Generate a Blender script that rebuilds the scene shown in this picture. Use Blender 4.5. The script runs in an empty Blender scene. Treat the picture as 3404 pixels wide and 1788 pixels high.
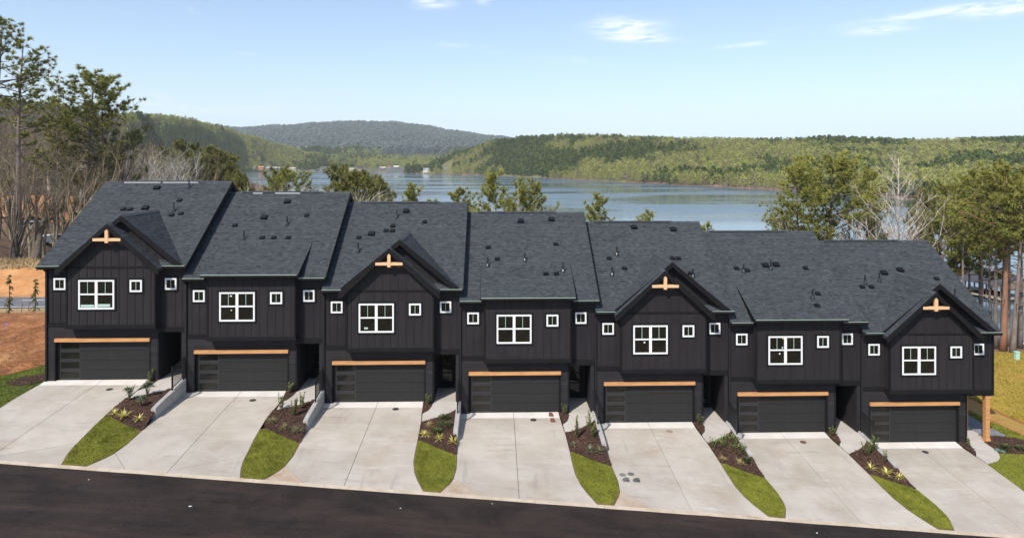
import bpy, bmesh, math, random
import numpy as np
from mathutils import Vector, Matrix, noise as mnoise

R = math.radians
scene = bpy.context.scene
col = scene.collection

# ------------------------------------------------------------------ camera
CAM = (24.747, -38.315, 12.151); YAW = R(1.482); FPX = 2269.4; VC = 534.1; UC = 1702.0
cd = bpy.data.cameras.new('camera'); cam = bpy.data.objects.new('camera', cd); col.objects.link(cam)
cam.location = CAM; cam.rotation_euler = (R(90), 0, -YAW)
cd.sensor_width = 36; cd.lens = 36*FPX/3404; cd.shift_y = (VC-894)/3404
cd.clip_start = .5; cd.clip_end = 40000
scene.camera = cam
scene.render.resolution_x, scene.render.resolution_y = 1024, 537

# ------------------------------------------------------------------ sky and sun
SUN = Vector((-.50, -.75, 1.0)).normalized()
EL = math.asin(SUN.z); AZ = math.atan2(SUN.x, SUN.y)
world = bpy.data.worlds.new('World'); scene.world = world; world.use_nodes = True
nt = world.node_tree; nt.nodes.clear()
def N(tree, t, **k):
    n = tree.nodes.new(t)
    for a, v in k.items(): setattr(n, a, v)
    return n
def mathn(tree, op, a, b=None, c=None, clamp=False):
    n = N(tree, 'ShaderNodeMath', operation=op); n.use_clamp = clamp
    for i, v in enumerate((a, b, c)):
        if v is None: continue
        if hasattr(v, 'is_output'): tree.links.new(v, n.inputs[i])
        else: n.inputs[i].default_value = v
    return n.outputs[0]
def mixc(tree, fac, a, b, mode='MIX'):
    n = N(tree, 'ShaderNodeMix', data_type='RGBA', blend_type=mode)
    for s, v in ((n.inputs[0], fac), (n.inputs[6], a), (n.inputs[7], b)):
        if hasattr(v, 'is_output'): tree.links.new(v, s)
        elif isinstance(v, (tuple, list)): s.default_value = (*v[:3], 1)
        else: s.default_value = v
    return n.outputs[2]
sky = N(nt, 'ShaderNodeTexSky', sky_type='NISHITA', sun_disc=False, sun_elevation=EL, sun_rotation=AZ,
        altitude=300, air_density=1.0, dust_density=1.0, ozone_density=2.5)
# thin cirrus in the sky: stretched noise by direction, plus the streaks that stand in the view
geo = N(nt, 'ShaderNodeTexCoord'); sep = N(nt, 'ShaderNodeSeparateXYZ'); nt.links.new(geo.outputs['Generated'], sep.inputs[0])
az = mathn(nt, 'ARCTAN2', sep.outputs[0], sep.outputs[1]); el = mathn(nt, 'ARCSINE', sep.outputs[2])
cmb = N(nt, 'ShaderNodeCombineXYZ'); nt.links.new(mathn(nt, 'MULTIPLY', az, 9.0), cmb.inputs[0]); nt.links.new(mathn(nt, 'MULTIPLY', el, 55.0), cmb.inputs[1])
nz = N(nt, 'ShaderNodeTexNoise'); nz.inputs['Scale'].default_value = 2.2; nz.inputs['Detail'].default_value = 6; nz.inputs['Roughness'].default_value = .62; nz.inputs['Distortion'].default_value = .5
nt.links.new(cmb.outputs[0], nz.inputs['Vector'])
cmb2 = N(nt, 'ShaderNodeCombineXYZ'); nt.links.new(mathn(nt, 'MULTIPLY', az, 3.0), cmb2.inputs[0]); nt.links.new(mathn(nt, 'MULTIPLY', el, 14.0), cmb2.inputs[1])
nz2 = N(nt, 'ShaderNodeTexNoise'); nz2.inputs['Scale'].default_value = 1.3; nz2.inputs['Detail'].default_value = 3
nt.links.new(cmb2.outputs[0], nz2.inputs['Vector'])
def smooth(v, a, b):
    n = N(nt, 'ShaderNodeMapRange', interpolation_type='SMOOTHSTEP'); nt.links.new(v, n.inputs[0])
    n.inputs[1].default_value = a; n.inputs[2].default_value = b; return n.outputs[0]
gen = mathn(nt, 'MULTIPLY', smooth(nz.outputs[0], .56, .80), smooth(nz2.outputs[0], .50, .68))
gen = mathn(nt, 'MULTIPLY', gen, .35)
wisp = None
for (u, v, su, sv, tilt, amp) in ((2080, 85, 95, 22, .05, 1.0), (2110, 125, 105, 14, .07, 1.0), (3200, 30, 210, 12, -.05, .9), (3390, 30, 120, 12, -.03, .8),
                                  (2930, 100, 80, 11, -.02, .75), (2480, 150, 70, 7, -.05, .6), (1440, 8, 55, 16, 0, .9), (1610, 4, 25, 10, 0, .6), (505, 335, 38, 24, 0, .35), (1560, 160, 120, 10, .1, .25), (1900, 200, 130, 12, .1, .16), (720, 365, 170, 20, 0, .25)):
    a0 = math.atan2((u-UC)/FPX, 1)+YAW; e0 = math.atan((VC-v)/FPX/math.hypot(1, (u-UC)/FPX))
    da = mathn(nt, 'SUBTRACT', az, a0); de = mathn(nt, 'SUBTRACT', el, e0)
    de = mathn(nt, 'ADD', de, mathn(nt, 'MULTIPLY', da, tilt))
    q = mathn(nt, 'ADD', mathn(nt, 'POWER', mathn(nt, 'ABSOLUTE', mathn(nt, 'DIVIDE', da, su/FPX)), 2), mathn(nt, 'POWER', mathn(nt, 'ABSOLUTE', mathn(nt, 'DIVIDE', de, sv/FPX)), 2))
    g = mathn(nt, 'MULTIPLY', mathn(nt, 'EXPONENT', mathn(nt, 'MULTIPLY', q, -1)), amp)
    wisp = g if wisp is None else mathn(nt, 'ADD', wisp, g)
cl = mathn(nt, 'MULTIPLY', wisp, smooth(nz.outputs[0], .36, .60))
cl = mathn(nt, 'ADD', cl, gen, clamp=True)
above = smooth(el, 0.0, .03); cl = mathn(nt, 'MULTIPLY', cl, above)
# thin even veil of high cirrus: the lower one looks, the more of it lies in the way
veil = mathn(nt, 'SUBTRACT', 1.0, mathn(nt, 'EXPONENT', mathn(nt, 'DIVIDE', -.044, mathn(nt, 'MAXIMUM', sep.outputs[2], .03))))
skyv = mixc(nt, veil, sky.outputs[0], (5.25, 6.4, 7.9))
skyc = mixc(nt, cl, skyv, (6.8, 7.1, 7.5))
bg = N(nt, 'ShaderNodeBackground'); bg.inputs[1].default_value = .13
nt.links.new(skyc, bg.inputs[0]); wo = N(nt, 'ShaderNodeOutputWorld'); nt.links.new(bg.outputs[0], wo.inputs[0])

sd = bpy.data.lights.new('sun', 'SUN'); sd.energy = 3.6; sd.angle = R(.53); sd.color = (1, .94, .85)
so = bpy.data.objects.new('sun', sd); col.objects.link(so); so.location = (0, 0, 80)
so.rotation_euler = SUN.to_track_quat('Z', 'Y').to_euler()
vs = scene.view_settings; vs.view_transform = 'Standard'; vs.look = 'None'; vs.gamma = 1; vs.use_curve_mapping = False; vs.exposure = .42
scene.cycles.max_bounces = 6; scene.cycles.volume_bounces = 0; scene.cycles.transparent_max_bounces = 8
scene.cycles.use_denoising = True; scene.cycles.denoiser = 'OPENIMAGEDENOISE'; scene.cycles.denoising_input_passes = 'RGB_ALBEDO_NORMAL'; scene.cycles.denoising_prefilter = 'ACCURATE'

# ------------------------------------------------------------------ helpers
_cy, _sy = math.cos(YAW), math.sin(YAW)
def at(u, v, dep):
    """point of the place seen at photo pixel (u, v), dep metres away"""
    a = (u-UC)/FPX*dep; b = -(v-VC)/FPX*dep
    return Vector((CAM[0]+_cy*a+_sy*dep, CAM[1]-_sy*a+_cy*dep, CAM[2]+b))
def depth_on_z(v, z): return (CAM[2]-z)*FPX/(v-VC)

class MB:
    def __init__(s): s.v = []; s.f = []; s.m = []; s.t = []
    def add(s, vs, fs, mi=0, tone=.5):
        b = len(s.v); s.v += [tuple(p) for p in vs]
        for f in fs: s.f.append(tuple(b+i for i in f)); s.m.append(mi); s.t.append(tone)
    def box(s, x0, x1, y0, y1, z0, z1, mi=0, tone=.5):
        s.add([(x0,y0,z0),(x1,y0,z0),(x1,y1,z0),(x0,y1,z0),(x0,y0,z1),(x1,y0,z1),(x1,y1,z1),(x0,y1,z1)],
              [(0,3,2,1),(4,5,6,7),(0,1,5,4),(1,2,6,5),(2,3,7,6),(3,0,4,7)], mi, tone)
    def prism(s, poly, d, mi=0, tone=.5):
        """extrude 3-D polygon by vector d"""
        n = len(poly); d = Vector(d); a = [Vector(p) for p in poly]; b = [p+d for p in a]
        s.add(a+b, [tuple(range(n-1, -1, -1)), tuple(range(n, 2*n))]+[(i, (i+1) % n, n+(i+1) % n, n+i) for i in range(n)], mi, tone)
    def tube(s, pts, rad, sides=6, mi=0, tone=.5, cap=True):
        pts = [Vector(p) for p in pts]; n = len(pts); vs = []
        ref = Vector((0, 0, 1)) if abs((pts[-1]-pts[0]).normalized().z) < .9 else Vector((1, 0, 0))
        for i, p in enumerate(pts):
            d = (pts[min(i+1, n-1)]-pts[max(i-1, 0)])
            if d.length < 1e-9: d = Vector((0, 0, 1))
            d.normalize(); a = d.cross(ref).normalized(); b = d.cross(a)
            for k in range(sides):
                t = 2*math.pi*k/sides; vs.append(p+(a*math.cos(t)+b*math.sin(t))*rad[i])
        fs = []
        for i in range(n-1):
            for k in range(sides):
                k2 = (k+1) % sides; fs.append((i*sides+k, i*sides+k2, (i+1)*sides+k2, (i+1)*sides+k))
        if cap: fs += [tuple(range(sides-1, -1, -1)), tuple((n-1)*sides+k for k in range(sides))]
        s.add(vs, fs, mi, tone)
    def mesh(s, name, mats, tone=False, smooth=False):
        me = bpy.data.meshes.new(name); me.from_pydata(s.v, [], s.f)
        for m in (mats if isinstance(mats, (list, tuple)) else [mats]): me.materials.append(m)
        if any(s.m): me.polygons.foreach_set('material_index', s.m)
        if smooth: me.polygons.foreach_set('use_smooth', [True]*len(s.f))
        if tone:
            at_ = me.attributes.new('tone', 'FLOAT', 'FACE'); at_.data.foreach_set('value', s.t)
        me.update(); return me
def link(name, data, parent=None, loc=(0, 0, 0), rot=(0, 0, 0), scale=None):
    o = bpy.data.objects.new(name, data); col.objects.link(o)
    if parent is not None: o.parent = parent
    o.location = loc; o.rotation_euler = rot
    if scale is not None: o.scale = scale if isinstance(scale, (tuple, list)) else (scale,)*3
    return o
def tag(o, label=None, cat=None, group=None, kind=None):
    if label: o['label'] = label
    if cat: o['category'] = cat
    if group: o['group'] = group
    if kind: o['kind'] = kind
    return o
CACHE = {}
def shared(key, fn):
    if key not in CACHE: CACHE[key] = fn()
    return CACHE[key]
def boxmesh(name, sx, sy, sz, mat, bev=0):
    """box from origin corner, shared by size"""
    def mk():
        b = MB()
        if bev:
            b.prism([(0, bev, 0), (bev, 0, 0), (sx-bev, 0, 0), (sx, bev, 0), (sx, sy, 0), (0, sy, 0)], (0, 0, sz))
        else: b.box(0, sx, 0, sy, 0, sz)
        return b.mesh(name, mat)
    return shared((name, round(sx, 3), round(sy, 3), round(sz, 3), mat.name, bev), mk)
def bar(name, parent, x0, x1, y0, y1, z0, z1, mat, bev=0):
    return link(name, boxmesh(name, x1-x0, y1-y0, z1-z0, mat, bev), parent, (x0, y0, z0))

# ------------------------------------------------------------------ materials
def mat(name, base, rough=.7, var=None, nscale=3.0, detail=5, bump=0, bscale=40, metal=0, spec=.5, rnd=0, coord='Object', tone=None, tone_mix=1.0, stretch=(1, 1, 1), extra=None, ndist=0.0):
    """base colour, mottled to var by noise; rnd: brightness per object; tone: second colour by the faces' own tone"""
    m = bpy.data.materials.new(name); m.use_nodes = True; t = m.node_tree; p = t.nodes['Principled BSDF']
    p.inputs['Roughness'].default_value = rough; p.inputs['Metallic'].default_value = metal; p.inputs['Specular IOR Level'].default_value = spec
    tc = N(t, 'ShaderNodeTexCoord'); mp = N(t, 'ShaderNodeMapping'); mp.inputs['Scale'].default_value = stretch
    t.links.new(tc.outputs[coord], mp.inputs[0]); c = None
    if var is not None:
        n = N(t, 'ShaderNodeTexNoise'); n.inputs['Scale'].default_value = nscale; n.inputs['Detail'].default_value = detail; n.inputs['Roughness'].default_value = .6; n.inputs['Distortion'].default_value = ndist
        t.links.new(mp.outputs[0], n.inputs['Vector'])
        r = N(t, 'ShaderNodeMapRange', interpolation_type='SMOOTHSTEP'); r.inputs[1].default_value = .32; r.inputs[2].default_value = .68; t.links.new(n.outputs[0], r.inputs[0])
        c = mixc(t, r.outputs[0], base, var)
    if tone is not None:
        a = N(t, 'ShaderNodeAttribute', attribute_name='tone')
        f = mathn(t, 'MULTIPLY', a.outputs['Fac'], tone_mix)
        c = mixc(t, f, c if c is not None else base, tone)
    for e in (extra or []):
        # (colour, noise scale, lo, hi, stretch, strength): stains with a shape of their own
        n = N(t, 'ShaderNodeTexNoise'); n.inputs['Scale'].default_value = e[1]; n.inputs['Detail'].default_value = 6; n.inputs['Roughness'].default_value = .65
        mp2 = N(t, 'ShaderNodeMapping'); mp2.inputs['Scale'].default_value = e[4]; mp2.inputs['Location'].default_value = (e[1]*3.1, 7.7, 1.3); t.links.new(tc.outputs[coord], mp2.inputs[0]); t.links.new(mp2.outputs[0], n.inputs['Vector'])
        r = N(t, 'ShaderNodeMapRange', interpolation_type='SMOOTHSTEP'); r.inputs[1].default_value = e[2]; r.inputs[2].default_value = e[3]; r.inputs[4].default_value = e[5]; t.links.new(n.outputs[0], r.inputs[0])
        c = mixc(t, r.outputs[0], c if c is not None else base, e[0])
    if rnd:
        oi = N(t, 'ShaderNodeObjectInfo'); h = N(t, 'ShaderNodeHueSaturation')
        t.links.new(mathn(t, 'MULTIPLY_ADD', oi.outputs['Random'], 2*rnd, 1-rnd), h.inputs['Value'])
        if c is None: h.inputs['Color'].default_value = (*base, 1)
        else: t.links.new(c, h.inputs['Color'])
        c = h.outputs[0]
    if c is None: p.inputs['Base Color'].default_value = (*base, 1)
    else: t.links.new(c, p.inputs['Base Color'])
    if bump:
        n = N(t, 'ShaderNodeTexNoise'); n.inputs['Scale'].default_value = bscale; n.inputs['Detail'].default_value = 6
        t.links.new(mp.outputs[0], n.inputs['Vector']); b = N(t, 'ShaderNodeBump'); b.inputs['Strength'].default_value = 1; b.inputs['Distance'].default_value = bump
        t.links.new(n.outputs[0], b.inputs['Height']); t.links.new(b.outputs[0], p.inputs['Normal'])
    return m
M = {}
M['siding'] = mat('black siding paint', (.021, .0185, .0200), .75, (.027, .0245, .0255), 2.2, spec=.18, bump=.003, bscale=60, rnd=.10, stretch=(1, 1, .25))
M['trim'] = mat('black trim paint', (.008, .0075, .008), .7, (.011, .010, .0105), 4, spec=.18, rnd=.05)
M['lap'] = mat('lap siding paint', (.022, .020, .022), .75, (.029, .027, .029), 3, spec=.18, bump=.002, bscale=60, rnd=.14, stretch=(.25, 1, 1))
M['gdoor'] = mat('garage door paint', (.0235, .0230, .0230), .7, (.028, .0275, .0275), 5, spec=.18, bump=.002, bscale=90, rnd=.05)
M['gframe'] = mat('garage glazing bar', (.030, .030, .031), .4)
M['white'] = mat('white window vinyl', (.80, .80, .79), .35)
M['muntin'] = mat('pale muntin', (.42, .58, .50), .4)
M['glint'] = mat('pale drip edge metal', (.45, .58, .46), .35, metal=.3)  # pale strip colour that paints in the bright glint along the gutters
M['gutter'] = mat('black gutter metal', (.016, .016, .016), .35, spec=.5)
M['roofdeck'] = mat('roof underlay', (.025, .026, .028), .9)
M['shingle'] = mat('asphalt shingle', (.036, .040, .044), .9, (.039, .043, .047), .9, 3, bump=.003, bscale=120, tone=(.078, .086, .094), tone_mix=1.0, spec=.08)
M['ridgecap'] = mat('ridge cap shingle', (.045, .05, .055), .9, (.055, .061, .068), 6, bump=.004, bscale=60, rnd=.2)
M['vent'] = mat('black roof vent', (.008, .009, .010), .5, spec=.25)
M['pipe'] = mat('dark vent pipe', (.03, .032, .036), .35, metal=.4)
M['cedar'] = mat('cedar timber', (.50, .235, .085), .6, (.64, .33, .135), 3, bump=.002, bscale=30, stretch=(.3, 3, 3), extra=[((.30, .13, .045), 4, .55, .72, (.5, 5, 5), .75), ((.20, .085, .035), 9, .70, .74, (1, 3, 3), .8)], rnd=.06)
M['cedarlight'] = mat('pale new timber', (.74, .43, .22), .6, (.80, .50, .27), 3, stretch=(.5, 3, 3))
M['cavity'] = mat('dark porch ceiling', (.015, .015, .015), .8)
M['number'] = mat('house number metal', (.085, .082, .085), .35, metal=.5)
M['flash'] = mat('white ridge flashing', (.75, .76, .78), .4)
M['rail'] = mat('black railing metal', (.010, .010, .011), .35)
def glassmat(name, base, rough=.03):
    m = mat(name, base, rough, (base[0]*1.7, base[1]*1.6, base[2]*1.4), 2.5, 4, spec=.35, rnd=.2)
    return m
M['glass'] = glassmat('window glass', (.008, .008, .006))
M['gglass'] = glassmat('garage glass', (.012, .012, .011), .06)
M['asphalt'] = mat('asphalt', (.022, .0165, .0145), .9, (.040, .0295, .0255), .6, 8, bump=.008, bscale=60, spec=.2, coord='Object', ndist=.6,
                   extra=[((.062, .042, .034), .40, .46, .74, (.3, 2.2, 1), .7), ((.013, .012, .012), .9, .46, .70, (.25, 1.8, 1), .7), ((.070, .056, .048), 11, .56, .72, (.8, 1.2, 1), .5), ((.008, .007, .007), 13, .54, .68, (1, 1, 1), .65), ((.10, .085, .075), 9, .66, .74, (1, 1, 1), .5), ((.065, .062, .063), .6, .60, .78, (.4, 1.8, 1), .6), ((.14, .12, .10), 30, .66, .72, (1, 1, 1), .45)])
M['concrete'] = mat('driveway concrete', (.405, .356, .295), .8, (.490, .440, .378), .55, 6, bump=.002, bscale=60, rnd=.05,
                    extra=[((.36, .27, .195), .40, .52, .76, (1, 1, 1), .65), ((.57, .54, .50), .8, .58, .78, (.6, 2.5, 1), .75), ((.27, .245, .22), 1.6, .56, .76, (.35, 2.0, 1), .65), ((.30, .27, .24), .9, .58, .70, (2.2, .22, 1), .5), ((.24, .21, .18), 22, .70, .78, (1, 1, 1), .6)])
M['stainconc'] = mat('clay stained concrete', (.40, .30, .21), .8, (.50, .42, .34), 1.1, 6, bump=.002, bscale=60, extra=[((.36, .22, .12), .9, .52, .74, (1, 1, 1), .75), ((.60, .57, .53), 1.6, .6, .78, (1, 2, 1), .7)])
M['soil'] = mat('red soil edge', (.13, .065, .035), .95, (.24, .14, .085), 4, 6, bump=.02, bscale=30)
M['walk'] = mat('walkway concrete', (.44, .40, .355), .8, (.50, .46, .415), 1.2, 6, bump=.002, bscale=60, rnd=.05, extra=[((.45, .36, .27), 1.3, .62, .8, (1, 1, 1), .5)])
M['gutterpan'] = mat('gutter pan concrete', (.56, .47, .37), .8, (.46, .36, .26), 1.5, 7, bump=.003, bscale=40, extra=[((.32, .22, .13), 2.0, .58, .75, (.5, 1, 1), .7), ((.62, .58, .54), 1.1, .6, .8, (1, 1, 1), .6)])
M['apron'] = mat('sun brightened apron concrete', (.58, .54, .49), .8, (.65, .61, .56), 1.0, 6, bump=.002, bscale=60, rnd=.04, extra=[((.46, .40, .34), 1.0, .62, .8, (1, 1, 1), .5)])  # colour lightened to paint in the extra sunlight on the apron's slope
M['joint'] = mat('joint dirt', (.07, .066, .06), .9)
M['wallcon'] = mat('retaining wall concrete', (.42, .41, .39), .8, (.34, .325, .305), 2, 6, bump=.004, bscale=30, rnd=.05, extra=[((.45, .33, .22), 1.2, .66, .85, (1, 1, 1), .6)])
M['mulch'] = mat('bark mulch', (.040, .018, .011), .95, (.075, .036, .022), 9, 6, bump=.03, bscale=22)
M['chip'] = mat('bark chips', (.055, .026, .016), .9, tone=(.16, .085, .055), tone_mix=1)
M['turf'] = mat('turf soil', (.105, .120, .012), .9, (.19, .20, .02), 1.6, 7, bump=.02, bscale=30)
M['blade'] = mat('grass blade', (.110, .125, .012), .7, tone=(.29, .285, .038), tone_mix=1, spec=.2)
M['bladedark'] = mat('shaded side grass blade', (.050, .085, .014), .7, tone=(.12, .16, .03), tone_mix=1, spec=.2)  # darker, greener blades for the left lawn
M['bladedry'] = mat('dry grass blade', (.25, .20, .03), .7, tone=(.42, .30, .09), tone_mix=1, spec=.2)
M['tan'] = mat('tan grass', (.30, .20, .095), .9, (.43, .31, .16), 1.2, 7, bump=.05, bscale=5)
M['straw'] = mat('pine straw', (.235, .082, .027), .95, (.40, .165, .055), .8, 8, bump=.04, bscale=14, extra=[((.46, .235, .09), .22, .48, .68, (1, 1.5, 1), .8), ((.15, .058, .024), .3, .52, .72, (1, 1.3, 1), .7), ((.13, .055, .025), 1.7, .58, .72, (1, 3, 1), .7)])
M['clay'] = mat('orange clay', (.46, .20, .065), .95, (.56, .29, .12), .7, 8, bump=.06, bscale=6, extra=[((.30, .13, .05), 1.2, .55, .75, (1, 2.5, 1), .6)])
M['litter'] = mat('leaf litter', (.13, .075, .042), .95, (.21, .13, .075), .25, 8, bump=.1, bscale=3, extra=[((.30, .17, .09), .12, .55, .75, (1, 1, 1), .6), ((.06, .04, .025), .5, .56, .74, (1, 1, 1), .6)])
M['yellowlawn'] = mat('dormant lawn', (.26, .20, .018), .9, (.36, .25, .030), .35, 7, bump=.02, bscale=20, extra=[((.40, .20, .045), .16, .48, .68, (1, 1.6, 1), .85), ((.17, .17, .02), .5, .58, .75, (1, 2, 1), .6)])
M['backroad'] = mat('back road asphalt', (.13, .13, .135), .85, (.17, .17, .175), 1, 5)
M['paint'] = mat('white road paint', (.75, .75, .73), .6)
M['gravel'] = mat('grey gravel', (.16, .17, .18), .9, (.24, .25, .26), 2, 8, bump=.02, bscale=40)
M['bark'] = mat('grey brown bark', (.075, .058, .044), .9, (.145, .115, .088), 3, 6, bump=.02, bscale=9, stretch=(1, 1, .25), rnd=.25)
M['barkpale'] = mat('pale grey bark', (.42, .38, .33), .85, (.62, .58, .52), 1.2, 5, rnd=.2)
M['barkolive'] = mat('lichen bark', (.225, .175, .105), .9, (.36, .30, .19), 1.5, 5, rnd=.25)
M['barktan'] = mat('tan pink bark', (.45, .385, .325), .85, (.62, .55, .48), 1.2, 5)
M['barkred'] = mat('red pine bark', (.34, .165, .09), .9, (.24, .13, .085), 3, 7, bump=.03, bscale=7, stretch=(1, 1, .35))
M['barkgrey'] = mat('grey pine bark', (.24, .19, .16), .9, (.15, .115, .095), 3, 7, bump=.03, bscale=7, stretch=(1, 1, .35), rnd=.15)
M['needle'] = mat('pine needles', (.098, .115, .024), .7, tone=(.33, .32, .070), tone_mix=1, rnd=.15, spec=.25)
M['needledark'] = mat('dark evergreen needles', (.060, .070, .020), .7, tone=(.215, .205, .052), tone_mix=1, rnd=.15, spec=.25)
M['needlebrown'] = mat('bare brown twigs', (.13, .088, .058), .9, tone=(.30, .22, .15), tone_mix=1, rnd=.2, spec=.2)
# ------------------------------------------------------------------ townhouses
ZU = [0, -.702, -1.368, -2.025, -2.661, -3.309, -3.944]
PITCH = 7.6
ORD = ['first', 'second', 'third', 'fourth', 'fifth', 'sixth', 'seventh']
NUM = [101, 105, 109, 113, 117, 121, 125]
YE, ZE, SL, YR, ZR = -.306, 6.41, .666, 6.30, 10.81
SA = math.atan(SL)
def roof_z(y): return ZE+SL*(y-YE)

def shingle_field(b, O, S, U, L, rngfn, seed, e=.143):
    rnd = random.Random(seed); O = Vector(O); S = Vector(S).normalized(); U = Vector(U).normalized(); Nn = S.cross(U)
    if Nn.z < 0: Nn = -Nn
    flip = S.cross(U).z < 0
    k = 0
    while k*e < L-.01:
        t = k*e; t2 = min(t+e+.015, L); s0, s1 = rngfn(t+e*.5); s = s0-rnd.random()*.3; drift = rnd.gauss(.42, .04)
        while s < s1:
            w = rnd.choice((.10, .13, .17, .2, .24, .28)); a = max(s, s0); c = min(s+w, s1); s += w
            if c-a < .01: continue
            th = .020 if rnd.random() < .45 else .009
            tone = min(1, max(0, rnd.gauss(drift, .17))) if th < .015 else min(1, max(0, rnd.gauss(drift+.05, .20)))
            p = [O+S*a+U*t+Nn*th, O+S*c+U*t+Nn*th, O+S*c+U*t2+Nn*.003, O+S*a+U*t2+Nn*.003, O+S*a+U*t, O+S*c+U*t]
            f = [(0, 1, 2, 3), (4, 5, 1, 0)]
            if flip: f = [q[::-1] for q in f]
            b.add(p, f, 0, tone)
        k += 1

def lap_boards(parent, x0, x1, z0, z1, y, step=.19):
    z = z0
    while z < z1-.03:
        h = min(step, z1-z); L = x1-x0
        def mk(h=h, L=L):
            b = MB(); b.prism([(0, 0, 0), (0, -.028, 0), (0, -.010, h+.012), (0, 0, h+.012)], (L, 0, 0)); return b.mesh('siding_board', M['lap'])
        link('siding_board', shared(('lap', round(L, 3), round(h, 3)), mk), parent, (x0, y, z)); z += step
def battens(parent, xs, z0, zf, y):
    for x in xs:
        z1 = zf(x) if callable(zf) else zf
        if z1-z0 > .1: bar('batten', parent, x-.024, x+.024, y-.021, y, z0, z1, M['siding'])

PR = random.Random(19)
def pane_tilt(o): o.rotation_euler = (PR.gauss(0, .006), 0, PR.gauss(0, .006)); return o
def window(house, x0, x1, z0, z1, y, big):
    """white vinyl window standing proud of wall plane y"""
    f = .088; yo = y-.055
    b = MB()
    b.box(x0, x1, yo, y, z0, z0+f); b.box(x0, x1, yo, y, z1-f, z1); b.box(x0, x0+f, yo, y, z0+f, z1-f); b.box(x1-f, x1, yo, y, z0+f, z1-f)
    xm = (x0+x1)/2; zm = (z0+z1)/2+.02
    if big:
        b.box(xm-.075, xm+.075, yo-.004, y, z0+f, z1-f)
        for a, c in ((x0+f, xm-.075), (xm+.075, x1-f)): b.box(a, c, yo+.012, y, zm-.040, zm+.040)
    key = ('win', big, round(x1-x0, 3), round(z1-z0, 3), round(x0, 3), round(z0, 3), round(y, 3))
    w = link('window', shared(key, lambda: b.mesh('window', M['white'])), house)
    for nm, r in (('trim_board', (x0-.09, x1+.09, y-.035, y+.004, z1+.002, z1+.10)), ('trim_board', (x0-.09, x1+.09, y-.035, y+.004, z0-.09, z0-.002)),
                  ('trim_board', (x0-.09, x0-.002, y-.033, y+.004, z0-.002, z1+.002)), ('trim_board', (x1+.002, x1+.09, y-.033, y+.004, z0-.002, z1+.002))):
        bar(nm, w, *r, M['trim'])
    yp = y-.026
    if big:
        for a, c in ((x0+f, xm-.075), (xm+.075, x1-f)):
            m = (a+c)/2
            pane_tilt(bar('pane', w, a, c, yp, yp+.01, z0+f, zm-.040, M['glass']))
            pane_tilt(bar('pane', w, a, m-.012, yp, yp+.01, zm+.040, z1-f, M['glass'])); pane_tilt(bar('pane', w, m+.012, c, yp, yp+.01, zm+.040, z1-f, M['glass']))
            bar('muntin', w, m-.012, m+.012, yp-.012, yp+.008, zm+.040, z1-f, M['muntin'])
    else:
        pane_tilt(bar('pane', w, x0+f, xm-.012, yp, yp+.01, z0+f, z1-f, M['glass'])); pane_tilt(bar('pane', w, xm+.012, x1-f, yp, yp+.01, z0+f, z1-f, M['glass']))
        bar('muntin', w, xm-.012, xm+.012, yp-.012, yp+.008, z0+f, z1-f, M['muntin'])
    return w

def gutter(roof, x0, x1, y, z):
    def mk():
        b = MB(); L = x1-x0
        b.prism([(0, 0, 0), (0, -.10, 0), (0, -.125, .13), (0, -.115, .13), (0, -.095, .012), (0, 0, .012)], (L, 0, 0)); b.box(-.004, 0, -.12, 0, 0, .125); b.box(L, L+.004, -.12, 0, 0, .125)
        return b.mesh('gutter', M['gutter'])
    g = link('gutter', shared(('gut', round(x1-x0, 3)), mk), roof, (x0, y, z-.145))
    return g

def vent_mesh(s):
    def mk():
        b = MB(); w, d, h = .34*s, .30*s, .15*s
        b.add([(-w/2, -d/2, .0), (w/2, -d/2, 0), (w/2, d/2, 0), (-w/2, d/2, 0), (-w/2, -d/2, h*.9), (w/2, -d/2, h*.9), (w/2*.85, d/2*.8, h), (-w/2*.85, d/2*.8, h)],
              [(0, 3, 2, 1), (4, 5, 6, 7), (0, 1, 5, 4), (1, 2, 6, 5), (2, 3, 7, 6), (3, 0, 4, 7)])
        b.box(-w*.6, w*.6, -d*.55, d*.7, .004, .018)
        return b.mesh('roof_vent', M['vent'])
    return shared(('vent', s), mk)
def pipe_mesh():
    def mk():
        b = MB(); b.tube([(0, 0, -.1), (0, 0, .52)], [.045, .045], 10); b.tube([(0, 0, -.05), (0, 0, .05), (0, 0, .16)], [.15, .12, .05], 10); return b.mesh('vent_pipe', M['pipe'], smooth=False)
    return shared('pipe', mk)
# vents as seen in the photograph: (unit, kind, u, v)
VENTS = []
def _v(i, x0, y0, s, B=(), S=(), P=()):
    for k, L in (('B', B), ('S', S), ('P', P)):
        for (a, c) in L: VENTS.append((i, k, x0+s*a, y0+s*c))
_v(0, 0, 560, .5764, [(906, 115), (840, 231)], [(1036, 187), (713, 238), (751, 238), (991, 271), (1044, 263)], [(1090, 112), (1002, 246)])
_v(1, 560, 600, .5468, [(723, 132), (582, 228)], [(840, 216), (404, 276), (570, 350), (640, 350), (729, 350)], [(721, 270), (459, 358)])
_v(2, 1040, 640, .7389, [(420, 87), (264, 188)], [(503, 134), (360, 153), (329, 174), (358, 174), (207, 204)], [(377, 113), (204, 266)])
_v(3, 1480, 680, .5618, [(447, 102), (628, 91)], [(255, 256), (654, 237), (308, 324), (597, 412), (658, 412)], [(472, 334), (252, 366), (698, 398)])
_v(4, 1920, 700, .5912, [(318, 97), (538, 109)], [(178, 271), (264, 327), (535, 271), (567, 271), (633, 355)], [(221, 250), (195, 364), (649, 374)])
_v(5, 1920, 700, .5912, [(1055, 311), (1115, 307)], [(893, 327), (955, 339)], [(1086, 330), (934, 347)])
_v(5, 2580, 740, .6358, [], [(154, 241), (213, 435), (217, 375)], [(190, 396)])
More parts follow.
